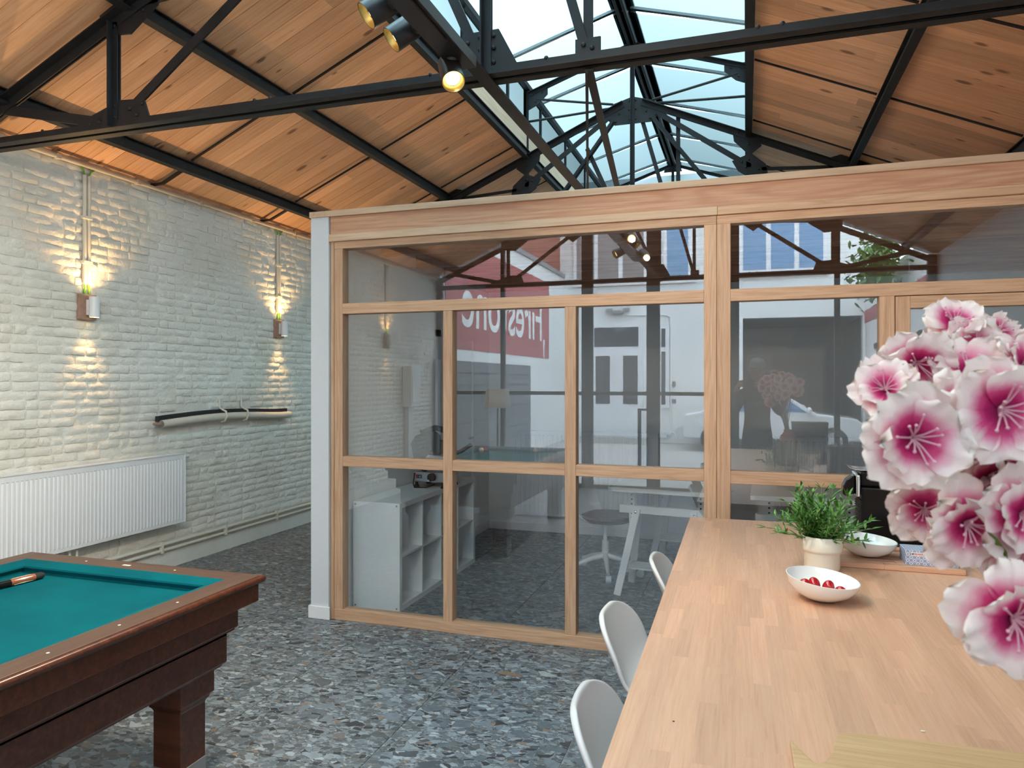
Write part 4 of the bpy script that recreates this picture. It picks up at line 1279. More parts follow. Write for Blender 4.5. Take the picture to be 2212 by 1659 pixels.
for i in range(80):
    a = r.uniform(0, 2 * math.pi); tilt = abs(r.gauss(0, 0.62)) if i > 4 else 0.15
    tilt = min(tilt, 1.35)
    ln = r.uniform(0.11, 0.185) * (1.12 - 0.12 * tilt)
    if i < 6:
        ln = 0.215
    p = V(px + 0.05 * math.cos(a) * r.random(), py + 0.05 * math.sin(a) * r.random(), TZ + 0.11)
    d = V(math.cos(a) * math.sin(tilt), math.sin(a) * math.sin(tilt), math.cos(tilt))
    pts = [p]
    seg = 6
    for k in range(seg):
        d = (d + V(math.cos(a) * 0.06, math.sin(a) * 0.06, -0.05)).normalized()
        pts.append(pts[-1] + d * ln / seg)
    stm.pipe(pts, [0.0012] * len(pts), 3, False)
    for k in range(1, len(pts)):
        for s_ in range(2 if k < len(pts) - 1 else 3):
            b = r.uniform(0, 2 * math.pi)
            rr = V(math.cos(b), math.sin(b), r.uniform(-0.2, 0.6)).normalized()
            leaf(fol, pts[k], d * 0.75 + rr * 0.75, r.uniform(0.030, 0.050), r.uniform(0.008, 0.013), V(0, 0, 1))
o = obj('foliage', fol, 'leaf', t); o['kind'] = 'stuff'
o = obj('stems', stm, 'leaf', t); o['kind'] = 'stuff'

def bowl(name, label, loc, R, Hh, tilt, rz, group):
    t = tag(empty(name), label, 'bowl', group)
    n = 48
    prof_o = [(0.0, 0.0), (0.26, 0.0), (0.30, 0.004 / R), (0.31, 0.03), (0.55, 0.16), (0.80, 0.40), (0.95, 0.70), (1.0, 1.0)]
    prof_i = [(0.975, 1.005), (0.92, 0.72), (0.77, 0.44), (0.52, 0.21), (0.25, 0.10), (0.0, 0.08)]
    vs, fs = [], []
    allp = [(r_, z_) for r_, z_ in prof_o] + prof_i
    for r_, z_ in allp:
        for k in range(n):
            a = 2 * math.pi * k / n
            x, y = R * r_ * math.cos(a), R * r_ * math.sin(a)
            sl = max(0.0, min(1.0, z_)) * tilt
            vs.append((x, y, Hh * z_ - sl * (x * 0.9 - y * 0.35)))
    for i in range(len(allp) - 1):
        for k in range(n):
            a, b = i * n + k, i * n + (k + 1) % n
            fs.append((a, b, b + n, a + n))
    b_ = obj('body', MB().add(vs, fs), 'ceramic', t, sm=50)
    t.location = loc; t.rotation_euler = (0, 0, rz)
    return t
bowl('salad_bowl', 'white slanted bowl holding red tomatoes on the table', (0.250, 2.66, TZ), 0.118, 0.078, 0.11, 0.0, 'slanted white bowls')
for k, (dx, dy, dz, rr, lb) in enumerate(((-0.026, 0.005, 0.050, 0.020, 'red cherry tomato standing highest in the white bowl'), (0.018, -0.004, 0.046, 0.020, 'red cherry tomato lying slanted beside the highest one'),
                                          (-0.058, 0.012, 0.046, 0.018, 'red cherry tomato half hidden at the bowl edge'), (0.056, 0.000, 0.034, 0.018, 'red cherry tomato lying alone in the bowl'),
                                          (-0.020, 0.010, 0.027, 0.017, 'red cherry tomato at the bottom under the pile'), (0.015, 0.024, 0.026, 0.016, 'red cherry tomato at the bottom behind the pile'))):
    t = tag(empty('cherry_tomato', (0.250 + dx, 2.66 + dy, TZ + dz)), lb, 'tomato', 'tomatoes in the bowl')
    m = MB().ball((0, 0, 0), rr, 16, 10, (1.0, 1.0, 1.22))
    o = obj('fruit', m, 'tomato', None, sm=80); o.parent = t
    o = obj('stem_scar', MB().lathe([(0.0, rr * 1.19), (0.003, rr * 1.20), (0.0, rr * 1.24)], 8), 'stem', None); o.parent = t
    t.rotation_euler = (0.4 * (k - 1), 0.5 * (k - 0.5), 0)
# serving board with bowl and sugar
bd = thing('serving_board', 'low beech serving board behind the plant pot', 'board', (0.58, 3.29, TZ))
xb0, xb1 = 0.352, 0.806
for k in range(7):
    ya, yb_ = 3.155 + 0.0414 * k, 3.155 + 0.0414 * (k + 1) - 0.0003
    cut = xb0 + 0.17 + 0.05 * (k % 3)
    hpiece('stave', xb0, cut, TZ + 0.0005, TZ + 0.0215, ya, yb_, 'beech', bd); hpiece('stave', cut + 0.0003, xb1, TZ + 0.0005, TZ + 0.0215, ya, yb_, 'beech', bd)
hpiece('back_lip', xb0, xb1, TZ + 0.0216, TZ + 0.034, 3.415, 3.444, 'beech', bd)
bowl('salad_bowl', 'white slanted bowl with a wrapped sweet on the serving board', (0.480, 3.285, TZ + 0.0216), 0.112, 0.075, 0.10, 0.2, 'slanted white bowls')
t = thing('wrapped_sweet', 'small pink and white wrapped sweet in the bowl on the board', 'sweet', (0.455, 3.34, TZ + 0.06))
obj('wrapper', MB().ball((0.440, 3.335, TZ + 0.070), 0.011, 10, 6, (1.4, 0.8, 0.8)), 'plastic', t, sm=60)
obj('stripe', MB().tube((0.436, 3.332, TZ + 0.070), (0.444, 3.338, TZ + 0.071), 0.0105, n=10), 'red', t)
bx = thing('sugar_box', 'blue and white patterned sugar box on the serving board', 'box', (0.69, 3.235, TZ + 0.0216))
sz = TZ + 0.0216
cb = MB().box(-0.092, 0.092, -0.055, 0.060, 0, 0.058)
o = obj('carton', cb, 'azulejo', None, bev=0.0015); o.location = (0.694, 3.235, sz); adopt(o, bx)
fm = MB().prism([(-0.092, 0.0), (-0.092, 0.060), (0.090, 0.056), (0.090, 0.0)], (0.694, 3.299, sz), (1, 0, 0), (0, 0, 1), (0, 0.0008, 0))
fm.prism([(0.05, 0.052), (-0.055, 0.060), (-0.055, 0.002), (-0.062, -0.006), (-0.05, 0.0)], (0.604, 3.235, sz), (0, -1, 0), (0, 0, 1), (0.0008, 0, 0))
obj('plastic_film', fm, 'film', bx)
fy = 3.1795
obj('logo_plate', MB().box(0.622, 0.666, fy - 0.0006, fy, sz + 0.038, sz + 0.051), 'ceramic', bx)
text_obj('logo_lettering', 'DELHAIZE', 0.0098, 'red', bx, frame_mat((0.6475, fy - 0.0009, sz + 0.0445), (1, 0, 0), (0, 0, 1)), 0.0002, 0.72, 0.0002)
lion = [(0, 0.2), (0.2, 0.0), (0.35, 0.3), (0.6, 0.25), (0.65, 0), (0.85, 0), (0.85, 0.5), (1.0, 0.8), (0.8, 1.0), (0.55, 0.8), (0.3, 0.75), (0.1, 1.0), (0.0, 0.8), (0.12, 0.5)]
obj('lion_emblem', MB().prism([(a * 0.008, b * 0.008) for a, b in lion], (0.6235, fy - 0.0009, sz + 0.0405), (1, 0, 0), (0, 0, 1), (0, 0.0004, 0)), 'blackpaint', bx)
el = [(0.026 * math.cos(2 * math.pi * k / 28), 0.019 * math.sin(2 * math.pi * k / 28)) for k in range(28)]
obj('oval_label', MB().prism(el, (0.715, fy - 0.0003, sz + 0.024), (1, 0, 0), (0, 0, 1), (0, 0.0006, 0)), 'ceramic', bx)
text_obj('label_lettering', 'Suikerklontjes', 0.0058, 'slategrey', bx, frame_mat((0.715, fy - 0.0008, sz + 0.035), (1, 0, 0), (0, 0, 1)), 0.0001, 0.8)
text_obj('label_lettering', 'Sucre en morceaux', 0.0050, 'slategrey', bx, frame_mat((0.715, fy - 0.0008, sz + 0.029), (1, 0, 0), (0, 0, 1)), 0.0001, 0.8)
for k, (a, b) in enumerate(((0.702, 0.013), (0.714, 0.014), (0.708, 0.020), (0.724, 0.012))):
    obj('printed_cube', MB().box(a - 0.004, a + 0.004, fy - 0.0011, fy - 0.0006, sz + b - 0.003, sz + b + 0.003), ('aluminium', 'grout', 'brushed', 'aluminium')[k], bx)

# coffee machine
cm = thing('coffee_machine', 'glossy black capsule coffee machine with chrome lever', 'coffee machine', (0.66, 3.70, TZ))
cx0, cx1, cy0, cy1 = 0.505, 0.86, 3.62, 3.78
obj('housing', MB().box(cx0, cx1, cy0, cy1, TZ + 0.012, TZ + 0.262), 'black', cm, bev=0.008, seg=3)
obj('top_cover', MB().box(cx0 - 0.002, cx1, cy0 + 0.004, cy1 - 0.004, TZ + 0.263, TZ + 0.335), 'black', cm, bev=0.012, seg=3)
obj('base_tray', MB().box(cx0 - 0.12, cx1 + 0.005, cy0 - 0.012, cy1 + 0.012, TZ, TZ + 0.0118), 'matteblack', cm, bev=0.003)
obj('front_grille', MB().box(cx0 - 0.004, cx0 - 0.0005, cy0 + 0.015, cy1 - 0.015, TZ + 0.06, TZ + 0.20), 'matteblack', cm)
for k in range(12):
    obj('slat', MB().bar((cx0 - 0.007, cy0 + 0.012, TZ + 0.070 + 0.0105 * k), (cx0 - 0.007, cy1 - 0.012, TZ + 0.070 + 0.0105 * k), 0.005, 0.0045), 'blackmetal', cm)
obj('chrome_band', MB().box(cx0 - 0.022, cx0 - 0.0045, cy0 - 0.002, cy1 + 0.002, TZ + 0.215, TZ + 0.318), 'chrome', cm, bev=0.006, seg=3)
sp = [(0, 0), (0, 0.086), (-0.012, 0.084), (-0.034, 0.066), (-0.048, 0.036), (-0.052, 0.0), (-0.036, -0.012), (-0.034, 0.0)]
obj('spout', MB().prism(sp, (cx0 - 0.0225, (cy0 + cy1) / 2, TZ + 0.222), (1, 0, 0), (0, 0, 1), (0, 0.075, 0)), 'black', cm, bev=0.004, seg=2)
lv = [(-0.050, 0.026), (-0.040, 0.012), (-0.022, 0.005), (0.0, 0.002), (0.26, 0.008), (0.26, 0.014), (0.0, 0.010), (-0.022, 0.013), (-0.036, 0.019)]
obj('lever', MB().prism(lv, (cx0 - 0.005, (cy0 + cy1) / 2, TZ + 0.333), (1, 0, 0), (0, 0, 1), (0, 0.12, 0)), 'chrome', cm, bev=0.002)
obj('power_button', MB().pipe([(cx0 + 0.03, cy0 + 0.003, TZ + 0.308), (cx0 + 0.03, cy0 - 0.001, TZ + 0.308)], 0.0095, 20), 'slategrey', cm, sm=40)

# bamboo serving board with a fish tail end, at the near edge
t = thing('fish_tail_board', 'bamboo serving board with a cut-out tail end at the near table edge', 'board', (0.4, 1.25, TZ))
def unp(u, v, z):
    a, b = (u - 1106) / FPX, (v - HORIZON) / FPX
    c, s = math.cos(YAW), math.sin(YAW)
    k = (CAMH - z) / b
    return ((-s + a * c) * k, (c + a * s) * k)
zt = TZ + 0.016
pl = [unp(u, v, zt) for u, v in ((1706, 1596), (1722, 1612), (1740, 1630), (1758, 1646), (1772, 1650), (1786, 1642), (1796, 1625), (1801, 1604), (1807, 1590), (1818, 1581), (1870, 1585), (2000, 1600), (2230, 1628))]
e0, e1 = pl[-1], (pl[-1][0] + 0.03, pl[-1][1] - 0.22)
q = unp(1716, 1659, zt)
pl += [e1, (pl[0][0] + 0.10, pl[0][1] - 0.24), (pl[0][0] + 0.045, pl[0][1] - 0.16), (q[0], q[1])]
m = MB().prism([(x - 0.4, y - 1.25) for x, y in pl], (0, 0, 0.009), (1, 0, 0), (0, 1, 0), (0, 0, 0.0155))
o = obj('slab', m, 'bamboo', None, bev=0.003, seg=2); o.parent = t
t.rotation_euler = (0, 0, 0)
tag(obj('crumb', MB().ball((unp(1994, 1581, TZ)[0], unp(1994, 1581, TZ)[1], TZ + 0.0016), 0.003, 8, 5, (1.7, 0.9, 0.5)), 'ivory', None, sm=60), 'tiny tan crumb on the table above the bamboo board', 'crumb')
tag(obj('crumb', MB().ball((unp(1455, 1559, TZ)[0], unp(1455, 1559, TZ)[1], TZ + 0.0012), 0.002, 8, 5, (1.3, 1.0, 0.5)), 'stem', None, sm=60), 'tiny dark crumb on the bare table near the chairs', 'crumb')
# black box beside the vase (seen in the glass)
lp = thing('storage_box', 'upright black box on the counter table beside the flower vase', 'box', (0.62, 0.62, TZ))
obj('carcass', MB().box(0.46, 0.80, 0.52, 0.70, TZ + 0.0005, TZ + 0.30), 'matteblack', lp, bev=0.004)
obj('lid', MB().box(0.455, 0.805, 0.515, 0.705, TZ + 0.3005, TZ + 0.325), 'matteblack', lp, bev=0.004)
# ================================================================== CHERRY BLOSSOM BOUQUET
def petal_mesh(seed):
    r = random.Random(seed)
    nu, nv = 8, 8
    ph, ph2 = r.uniform(0, 6.28), r.uniform(0, 6.28)
    ruff = r.uniform(0.07, 0.13); cup = r.uniform(0.0, 0.36); curl = r.uniform(-0.45, 0.30); fq = r.uniform(2.2, 3.6)
    notch = r.uniform(0.03, 0.10)
    vs, fs, rad = [], [], []
    for i in range(nu + 1):
        u = i / nu
        hw = 0.47 * (math.sin(math.pi * min(1, u * 0.60 + 0.02)) ** 0.9) * (1.0 if u < 0.82 else 1 - 0.35 * ((u - 0.82) / 0.18) ** 2) + 0.03
        for k in range(nv + 1):
            q = -1 + 2 * k / nv
            ln = u * (1 - 0.20 * abs(q) ** 3 - notch * math.exp(-(q * 4) ** 2) * u)
            x = ln; y = hw * q
            edge = max(u ** 2.5, abs(q) ** 3 * u)
            z = cup * (x ** 1.6) * 0.55 + 0.28 * cup * q * q * u + ruff * edge * math.sin(fq * 3.0 * q + ph + 2 * u) + curl * max(0, u - 0.55) ** 2 * 1.6
            z += 0.02 * math.sin(9 * q + ph2) * u
            vs.append((x + 0.03, y, z)); rad.append(min(1.0, u * 0.93 + 0.07 * abs(q)))
    for i in range(nu):
        for k in range(nv):
            a = i * (nv + 1) + k
            fs.append((a, a + 1, a + nv + 2, a + nv + 1))
    me = MB().add(vs, fs).mesh('petal')
    me.materials.append(MT['petal'])
    at = me.attributes.new('radial', 'FLOAT', 'POINT')
    for i, v_ in enumerate(rad):
        at.data[i].value = v_
    smooth(me)
    return me
petals = [petal_mesh(s) for s in range(8)]
def stamen_mesh(seed):
    r = random.Random(seed)
    m = MB()
    for k in range(11):
        a = 2 * math.pi * k / 11 + r.uniform(-0.2, 0.2)
        sp_ = r.uniform(0.22, 0.50); h = r.uniform(0.38, 0.52)
        pts = [(0.03 * math.cos(a), 0.03 * math.sin(a), 0.03), (sp_ * 0.4 * math.cos(a), sp_ * 0.4 * math.sin(a), h * 0.55), (sp_ * math.cos(a), sp_ * math.sin(a), h)]
        m.pipe(pts, [0.022, 0.017, 0.016], 5, False)
        m.ball(pts[-1], 0.036, 6, 4)
    me = m.mesh('stamens'); me.materials.append(MT['stamen']); smooth(me, 60)
    return me
stamens = [stamen_mesh(s) for s in (1, 2, 3)]
cal = MB().lathe([(0.0, -0.16), (0.05, -0.14), (0.08, -0.06), (0.05, -0.02), (0.0, -0.01)], 10).mesh('blossom'); cal.materials.append(MT['leafbit']); smooth(cal)
bq = thing('blossom_bouquet', 'bouquet of pink and white artificial cherry blossoms on the table', 'bouquet', (0.40, 0.95, TZ + 0.27))
cyw, syw = math.cos(YAW), math.sin(YAW)
RIGHT, FWD, UPV = V(cyw, syw, 0), V(-syw, cyw, 0), V(0, 0, 1)
def unf(u, v, f):
    return V(0, 0, CAMH) + RIGHT * ((u - 1106) / FPX * f) + FWD * f - UPV * ((v - HORIZON) / FPX * f)
fr = random.Random(11)
nblossom = 0
def blossom(pos, R, n, petals_as_parts=True):
    global nblossom
    n = n.normalized()
    x = n.orthogonal().normalized()
    M = Matrix((x, n.cross(x), n)).transposed().to_4x4() @ Matrix.Rotation(fr.uniform(0, 6.28), 4, 'Z') @ Matrix.Scale(R, 4)
    M.translation = pos
    b = bpy.data.objects.new('blossom', cal); COL.objects.link(b); b.matrix_basis = M; adopt(b, bq)
    lay = [(5, -0.02, 1.08, 0.5), (5, 0.36, 0.98, 0.0)]
    for cnt, tilt, sc, off in lay:
        for k in range(cnt):
            a = 2 * math.pi * (k + off) / cnt + fr.uniform(-0.22, 0.22)
            tl = tilt + fr.uniform(-0.22, 0.24)
            LM = Matrix.Rotation(a, 4, 'Z') @ Matrix.Rotation(-tl, 4, 'Y') @ Matrix.Scale(sc * fr.uniform(0.86, 1.14), 4)
            p = bpy.data.objects.new('petal', petals[fr.randrange(8)]); COL.objects.link(p)
            p.parent = b; p.matrix_basis = LM
    s_ = bpy.data.objects.new('stamens', stamens[fr.randrange(3)]); COL.objects.link(s_); s_.parent = b
    nblossom += 1
    return b
FL = [(2104, 752, .95, 62, .10, .25), (2062, 700, .97, 58, -.3, .9), (1978, 782, .90, 70, -.25, -.45), (2034, 762, .99, 50, -.1, .1), (2092, 812, .88, 78, -.05, .95),
      (1912, 842, .88, 60, -.7, .6), (1970, 945, .74, 100, -.10, -.05), (2048, 890, .80, 72, .25, .15), (2158, 884, .72, 104, -.05, .0), (2208, 790, .86, 62, .5, .5),
      (2084, 1128, .76, 88, .05, -.25), (2204, 1110, .74, 84, .1, .0), (2186, 1334, .68, 116, -.05, -.05), (2200, 1240, .75, 78, .1, .6), (1996, 1098, .82, 66, -.6, -.3),
      (2134, 1030, .82, 84, .1, -.4), (2062, 985, .84, 74, -.1, .4), (2222, 985, .80, 84, .3, .1), (2150, 720, 1.02, 52, .6, .6), (2000, 1030, .84, 60, -.5, -.6)]
EX = [(2320, 900, .90, 95, .7, .1), (2330, 1060, .88, 95, .7, -.2), (2300, 1190, .86, 90, .6, -.5), (2270, 780, 1.0, 80, .6, .7), (2420, 980, .95, 95, .9, .2)]
EXB = [(2050, 800, 1.10, 62, 0, .2), (2120, 900, 1.12, 66, 0, 0), (2200, 830, 1.12, 66, .2, .3), (2020, 930, 1.06, 66, -.4, -.1), (2150, 1000, 1.10, 62, .1, -.3), (2260, 930, 1.10, 66, .4, 0), (2330, 840, 1.10, 62, .5, .3), (2090, 1060, 1.02, 62, -.2, -.6)]
bl = []
for u, v, f, rp, dx, dy in FL + EX:
    bl.append((unf(u, v, f), blossom(unf(u, v, f), rp * 1.10 / FPX * f, -FWD + RIGHT * dx + UPV * dy)))
for u, v, f, rp, dx, dy in EXB:
    bl.append((unf(u, v, f), blossom(unf(u, v, f), rp / FPX * f, FWD + RIGHT * dx + UPV * dy)))
vx, vy = 0.405, 0.955
stm = MB()
for p, b in bl:
    hub = V(vx + 0.02 * fr.uniform(-1, 1), vy + 0.02 * fr.uniform(-1, 1), TZ + 0.20)
    ctr = V(0.33, 0.95, 1.38)
    mid = hub.lerp(p, 0.55) * 0.55 + ctr * 0.45
    mid = V(max(mid.x, 0.355), mid.y, mid.z)
    n = (b.matrix_basis.to_3x3() @ V(0, 0, 1)).normalized()
    end = p - n * 0.008
    c2 = p - n * 0.05
    pts = []
    for k in range(9):
        t_ = k / 8
        q = hub * (1 - t_) ** 3 + mid * 3 * t_ * (1 - t_) ** 2 + c2 * 3 * t_ ** 2 * (1 - t_) + end * t_ ** 3
        pts.append(q)
    stm.pipe(pts, [0.003 - 0.0018 * k / 8 for k in range(9)], 5, False)
obj('stems', stm, 'stem', bq, sm=60)
lf = MB()
for u, v, f in ((2178, 1215, .74), (2192, 1042, .78), (2200, 1060, .80), (2188, 1228, .76), (2300, 1150, .9), (2250, 1250, .85)):
    leaf(lf, unf(u, v, f), V(fr.uniform(-1, 1), fr.uniform(-.4, .4), fr.uniform(-.6, .8)), 0.045, 0.014, V(0, 0, 1))
obj('green_leaves', lf, 'leafbit', bq)
t = thing('flower_vase', 'terracotta patterned vase holding the cherry blossoms', 'vase', (vx, vy, TZ))
obj('vessel', MB().lathe([(0.0, 0.003), (0.050, 0.0), (0.062, 0.02), (0.085, 0.09), (0.090, 0.14), (0.075, 0.20), (0.045, 0.235), (0.040, 0.25), (0.047, 0.265), (0.042, 0.265), (0.036, 0.25), (0.040, 0.23), (0.0, 0.12)], 36, (vx, vy, TZ)), 'vase', t, sm=40)

# ================================================================== TRACK SPOTS
tr = thing('spot_track', 'black track carrying spotlights under the long steel tie', 'light track', (XC, 1.5, BZ - 0.06))
obj('track_bar', MB().box(XC - 0.055, XC + 0.055, 0.2, 2.99, BZ - 0.100, BZ - 0.046), 'blackmetal', tr, bev=0.002)
obj('adapter_box', MB().box(XC - 0.04, XC + 0.04, 2.30, 2.70, BZ - 0.115, BZ - 0.1005), 'blackmetal', tr, bev=0.003)
def track_spot(y, side, dirv, lit, label, power, beam=74):
    d = V(dirv).normalized()
    t = thing('track_spotlight', label, 'spotlight', (XC, y, BZ - 0.1), 0, 'spotlights on the track')
    base = V(XC, y, BZ - 0.1005)
    piv = base + V(side * 0.105, 0.03, 0.030 if abs(side) == 1 else -0.045)
    obj('arm', MB().pipe([base + V(side * 0.02, 0, 0.012), base + V(side * 0.05, 0.01, 0.02), piv], 0.024, 12), 'blackmetal', t, sm=50)
    a, b = piv - d * 0.055, piv + d * 0.085
    x = d.orthogonal().normalized(); yv = d.cross(x)
    n = 28
    vs, fs = [], []
    for r_, h in ((0.0, -0.065), (0.046, -0.065), (0.050, -0.060), (0.0515, 0.085), (0.0485, 0.085), (0.040, 0.055), (0.0, 0.052)):
        for k in range(n):
            an = 2 * math.pi * k / n
            vs.append(piv + d * h + (x * math.cos(an) + yv * math.sin(an)) * r_)
    for i in range(6):
        for k in range(n):
            fs.append((i * n + k, i * n + (k + 1) % n, (i + 1) * n + (k + 1) % n, (i + 1) * n + k))
    obj('housing', MB().add(vs, fs), 'blackmetal', t, sm=40)
    vs, fs = [], []
    for r_, h in ((0.0495, 0.0852), (0.043, 0.080), (0.035, 0.060)):
        for k in range(n):
            an = 2 * math.pi * k / n
            vs.append(piv + d * h + (x * math.cos(an) + yv * math.sin(an)) * r_)
    for i in range(2):
        for k in range(n):
            fs.append((i * n + k, i * n + (k + 1) % n, (i + 1) * n + (k + 1) % n, (i + 1) * n + k))
    obj('reflector', MB().add(vs, fs), MT['brass'], t, sm=60)
    vs = [piv + d * 0.0585] + [piv + d * 0.0585 + (x * math.cos(2 * math.pi * k / 20) + yv * math.sin(2 * math.pi * k / 20)) * 0.033 for k in range(20)]
    obj('lens', MB().add(vs, [(0, 1 + k, 1 + (k + 1) % 20) for k in range(20)]), 'spotbulb', t)
    spot_light(t, tuple(piv + d * 0.09), d, power, beam, 0.9, 0.03, (1.0, 0.80, 0.58))
MT['brass'] = simple('brass_reflector', (0.75, 0.52, 0.16), 0.3, metal=0.8)
track_spot(2.86, -0.25, (0.36, -0.50, -0.79), True, 'lit black track spotlight facing the camera, nearest the truss', SPOT_W * 0.25, 100)
track_spot(2.60, -1, (-0.66, -0.42, -0.62), True, 'black track spotlight turned towards the brick wall, second from the truss', SPOT_W, 130)
track_spot(2.40, -1, (-0.66, -0.42, -0.62), True, 'black track spotlight cut by the top picture edge, third from the truss', SPOT_W, 130)
track_spot(1.55, 1, (0.45, 0.74, -0.50), True, 'black track spotlight turned to the long table, fourth from the truss', SPOT_W * 0.75, 100)
track_spot(1.35, 1, (0.75, 0.10, -0.70), True, 'black track spotlight turned to the near table end, fifth from the truss', SPOT_W * 0.10, 110)
track_spot(0.75, -1, (-0.75, 0.45, -0.50), True, 'black track spotlight turned to the billiard table, sixth from the truss', SPOT_W * 0.9, 120)
track_spot(0.45, 1, (0.45, 0.70, -0.55), True, 'black track spotlight nearest the street front', SPOT_W * 0.30, 110)

# ================================================================== INSIDE THE OFFICE
# cube shelf
SX0, SX1, SY0, SY1, SH = -2.712 + 0.02, -2.318, 4.545, 6.02, 0.765
t = thing('cube_shelf', 'white open cube shelf along the office side wall', 'shelf', (-2.5, 5.3, 0))
th = 0.038
obj('top_panel', MB().box(SX0, SX1, SY0, SY1, SH - th, SH), 'laminate', t, bev=0.001)
obj('bottom_panel', MB().box(SX0, SX1, SY0 + th, SY1 - th, 0.0, th), 'laminate', t)
obj('end_panel', MB().box(SX0, SX1, SY0, SY0 + th, 0, SH - th), 'laminate', t)
obj('end_panel', MB().box(SX0, SX1, SY1 - th, SY1, 0, SH - th), 'laminate', t)
cell = (SY1 - SY0 - 2 * th) / 4
for k in (1, 2, 3):
    yy = SY0 + th + cell * k
    obj('upright', MB().box(SX0, SX1 - 0.004, yy - 0.008, yy + 0.008, th, SH - th), 'laminate', t)
for k in range(4):
    yy = SY0 + th + cell * k
    obj('shelf_board', MB().box(SX0, SX1 - 0.004, yy + 0.008, yy + cell - 0.008, SH / 2 - 0.008, SH / 2 + 0.008), 'laminate', t)
obj('back_board', MB().box(SX0, SX0 + 0.006, SY0 + th, SY1 - th, th, SH - th), 'laminate', t)
for xx in (SX0 + 0.02, SX1 - 0.025):
    for zz in (0.02, SH - 0.02):
        obj('screw', MB().pipe([(xx, SY0 - 0.0006, zz), (xx, SY0, zz)], 0.007, 12), 'slategrey', t)
# meat slicer
sl = thing('meat_slicer', 'brushed metal meat slicer on the white cube shelf', 'slicer', (-2.5, 5.35, SH))
ox, oy, oz = -2.455, 5.42, SH
obj('machine_body', MB().box(ox - 0.12, ox + 0.16, oy - 0.13, oy + 0.15, oz + 0.045, oz + 0.125), 'brushed', sl, bev=0.008, seg=2)
for dx, dy in ((-0.10, -0.11), (0.14, -0.11), (-0.10, 0.13), (0.14, 0.13)):
    obj('foot', MB().lathe([(0.026, 0.0), (0.024, 0.006), (0.012, 0.03), (0.014, 0.046)], 14, (ox + dx, oy + dy, oz)), 'rubber', sl, sm=40)
bd_d = V(0.10, -0.93, 0.35).normalized()
obj('blade_guard', MB().pipe([V(ox + 0.05, oy + 0.03, oz + 0.27), V(ox + 0.05, oy + 0.03, oz + 0.27) + bd_d * 0.025], 0.105, 36), 'slicergrey', sl, sm=40)
obj('blade', MB().pipe([V(ox + 0.05, oy + 0.03, oz + 0.27) + bd_d * 0.026, V(ox + 0.05, oy + 0.03, oz + 0.27) + bd_d * 0.030], 0.088, 36), 'chrome', sl, sm=40)
gp = thing_pl = MB().prism([(-0.17, -0.09), (-0.06, -0.19), (0.05, -0.03), (0.03, 0.14), (-0.04, 0.19), (-0.19, 0.13), (-0.225, 0.06)], (ox + 0.015, oy - 0.01, oz + 0.285), (1, 0, 0), (0, 0.35, 0.93), (0.0, -0.018, 0.007))
gpo = obj('gauge_plate', gp, 'slicergrey', sl, bev=0.004)
for k in range(9):
    c0 = V(ox + 0.015 - 0.175, oy - 0.0225, oz + 0.27) + V(0, 0.35, 0.93) * (-0.06 + 0.021 * k)
    obj('groove', MB().bar(c0, c0 + V(0.14, 0, 0), 0.004, 0.006), 'matteblack', gpo)
obj('carriage', MB().prism([(-0.06, -0.07), (0.10, -0.07), (0.12, 0.05), (-0.02, 0.06), (-0.07, 0.0)], (ox + 0.02, oy - 0.10, oz + 0.21), (1, 0, 0), (0, 0.2, 0.98), (0, 0.03, 0)), 'brushed', sl, bev=0.005)
obj('top_clamp', MB().prism([(-0.14, 0.0), (-0.02, 0.045), (0.06, 0.03), (0.08, -0.02), (0.0, 0.0), (-0.12, -0.035)], (ox + 0.01, oy + 0.03, oz + 0.455), (1, 0, 0), (0, 0.3, 0.95), (0, 0.04, 0)), 'slicergrey', sl, bev=0.004)
obj('pusher_handle', MB().pipe([(ox + 0.10, oy - 0.02, oz + 0.23), (ox + 0.24, oy + 0.02, oz + 0.29), (ox + 0.32, oy + 0.04, oz + 0.345)], [0.012, 0.017, 0.016], 12), 'matteblack', sl, sm=50)
obj('knob', MB().pipe([(ox + 0.05, oy - 0.13, oz + 0.090), (ox + 0.05, oy - 0.165, oz + 0.090)], 0.032, 24), 'matteblack', sl, sm=40)
obj('knob_pin', MB().ball((ox + 0.035, oy - 0.172, oz + 0.064), 0.010, 10, 6), 'chrome', sl, sm=60)
obj('switch_plate', MB().box(ox - 0.095, ox - 0.045, oy - 0.133, oy - 0.1302, oz + 0.075, oz + 0.103), 'matteblack', sl, bev=0.001)
obj('red_button', MB().pipe([(ox - 0.083, oy - 0.133, oz + 0.089), (ox - 0.083, oy - 0.138, oz + 0.089)], 0.010, 14), 'red', sl)
obj('green_button', MB().pipe([(ox - 0.058, oy - 0.133, oz + 0.089), (ox - 0.058, oy - 0.138, oz + 0.089)], 0.010, 14), 'slategrey', sl)
obj('cable', MB().pipe([(ox - 0.105, oy - 0.135, oz + 0.12), (ox - 0.112, oy - 0.15, oz + 0.03), (ox - 0.09, oy - 0.17, oz + 0.005), (ox + 0.0, oy - 0.15, oz + 0.005), (ox + 0.03, oy - 0.05, oz + 0.02)], 0.005, 8), 'rubber', sl, sm=60)
# radiators on the office back wall
radiator('panel_radiator', 'white panel radiator on the office back wall behind the desk', 1.50, 0.90, (-2.35, 7.46, 0.19), 0.0, 0.10, 0.05, 'office radiators')
radiator('panel_radiator', 'white panel radiator on the office back wall beyond the coffee machine', 1.40, 0.90, (0.27, 7.46, 0.19), 0.0, 0.10, 0.05, 'office radiators')
# wall sockets
tag(obj('power_socket', MB().box(-2.713, -2.703, 5.72, 5.80, 1.13, 1.21), 'enamel', bev=0.002), 'white wall socket on the office side wall above the slicer', 'socket')

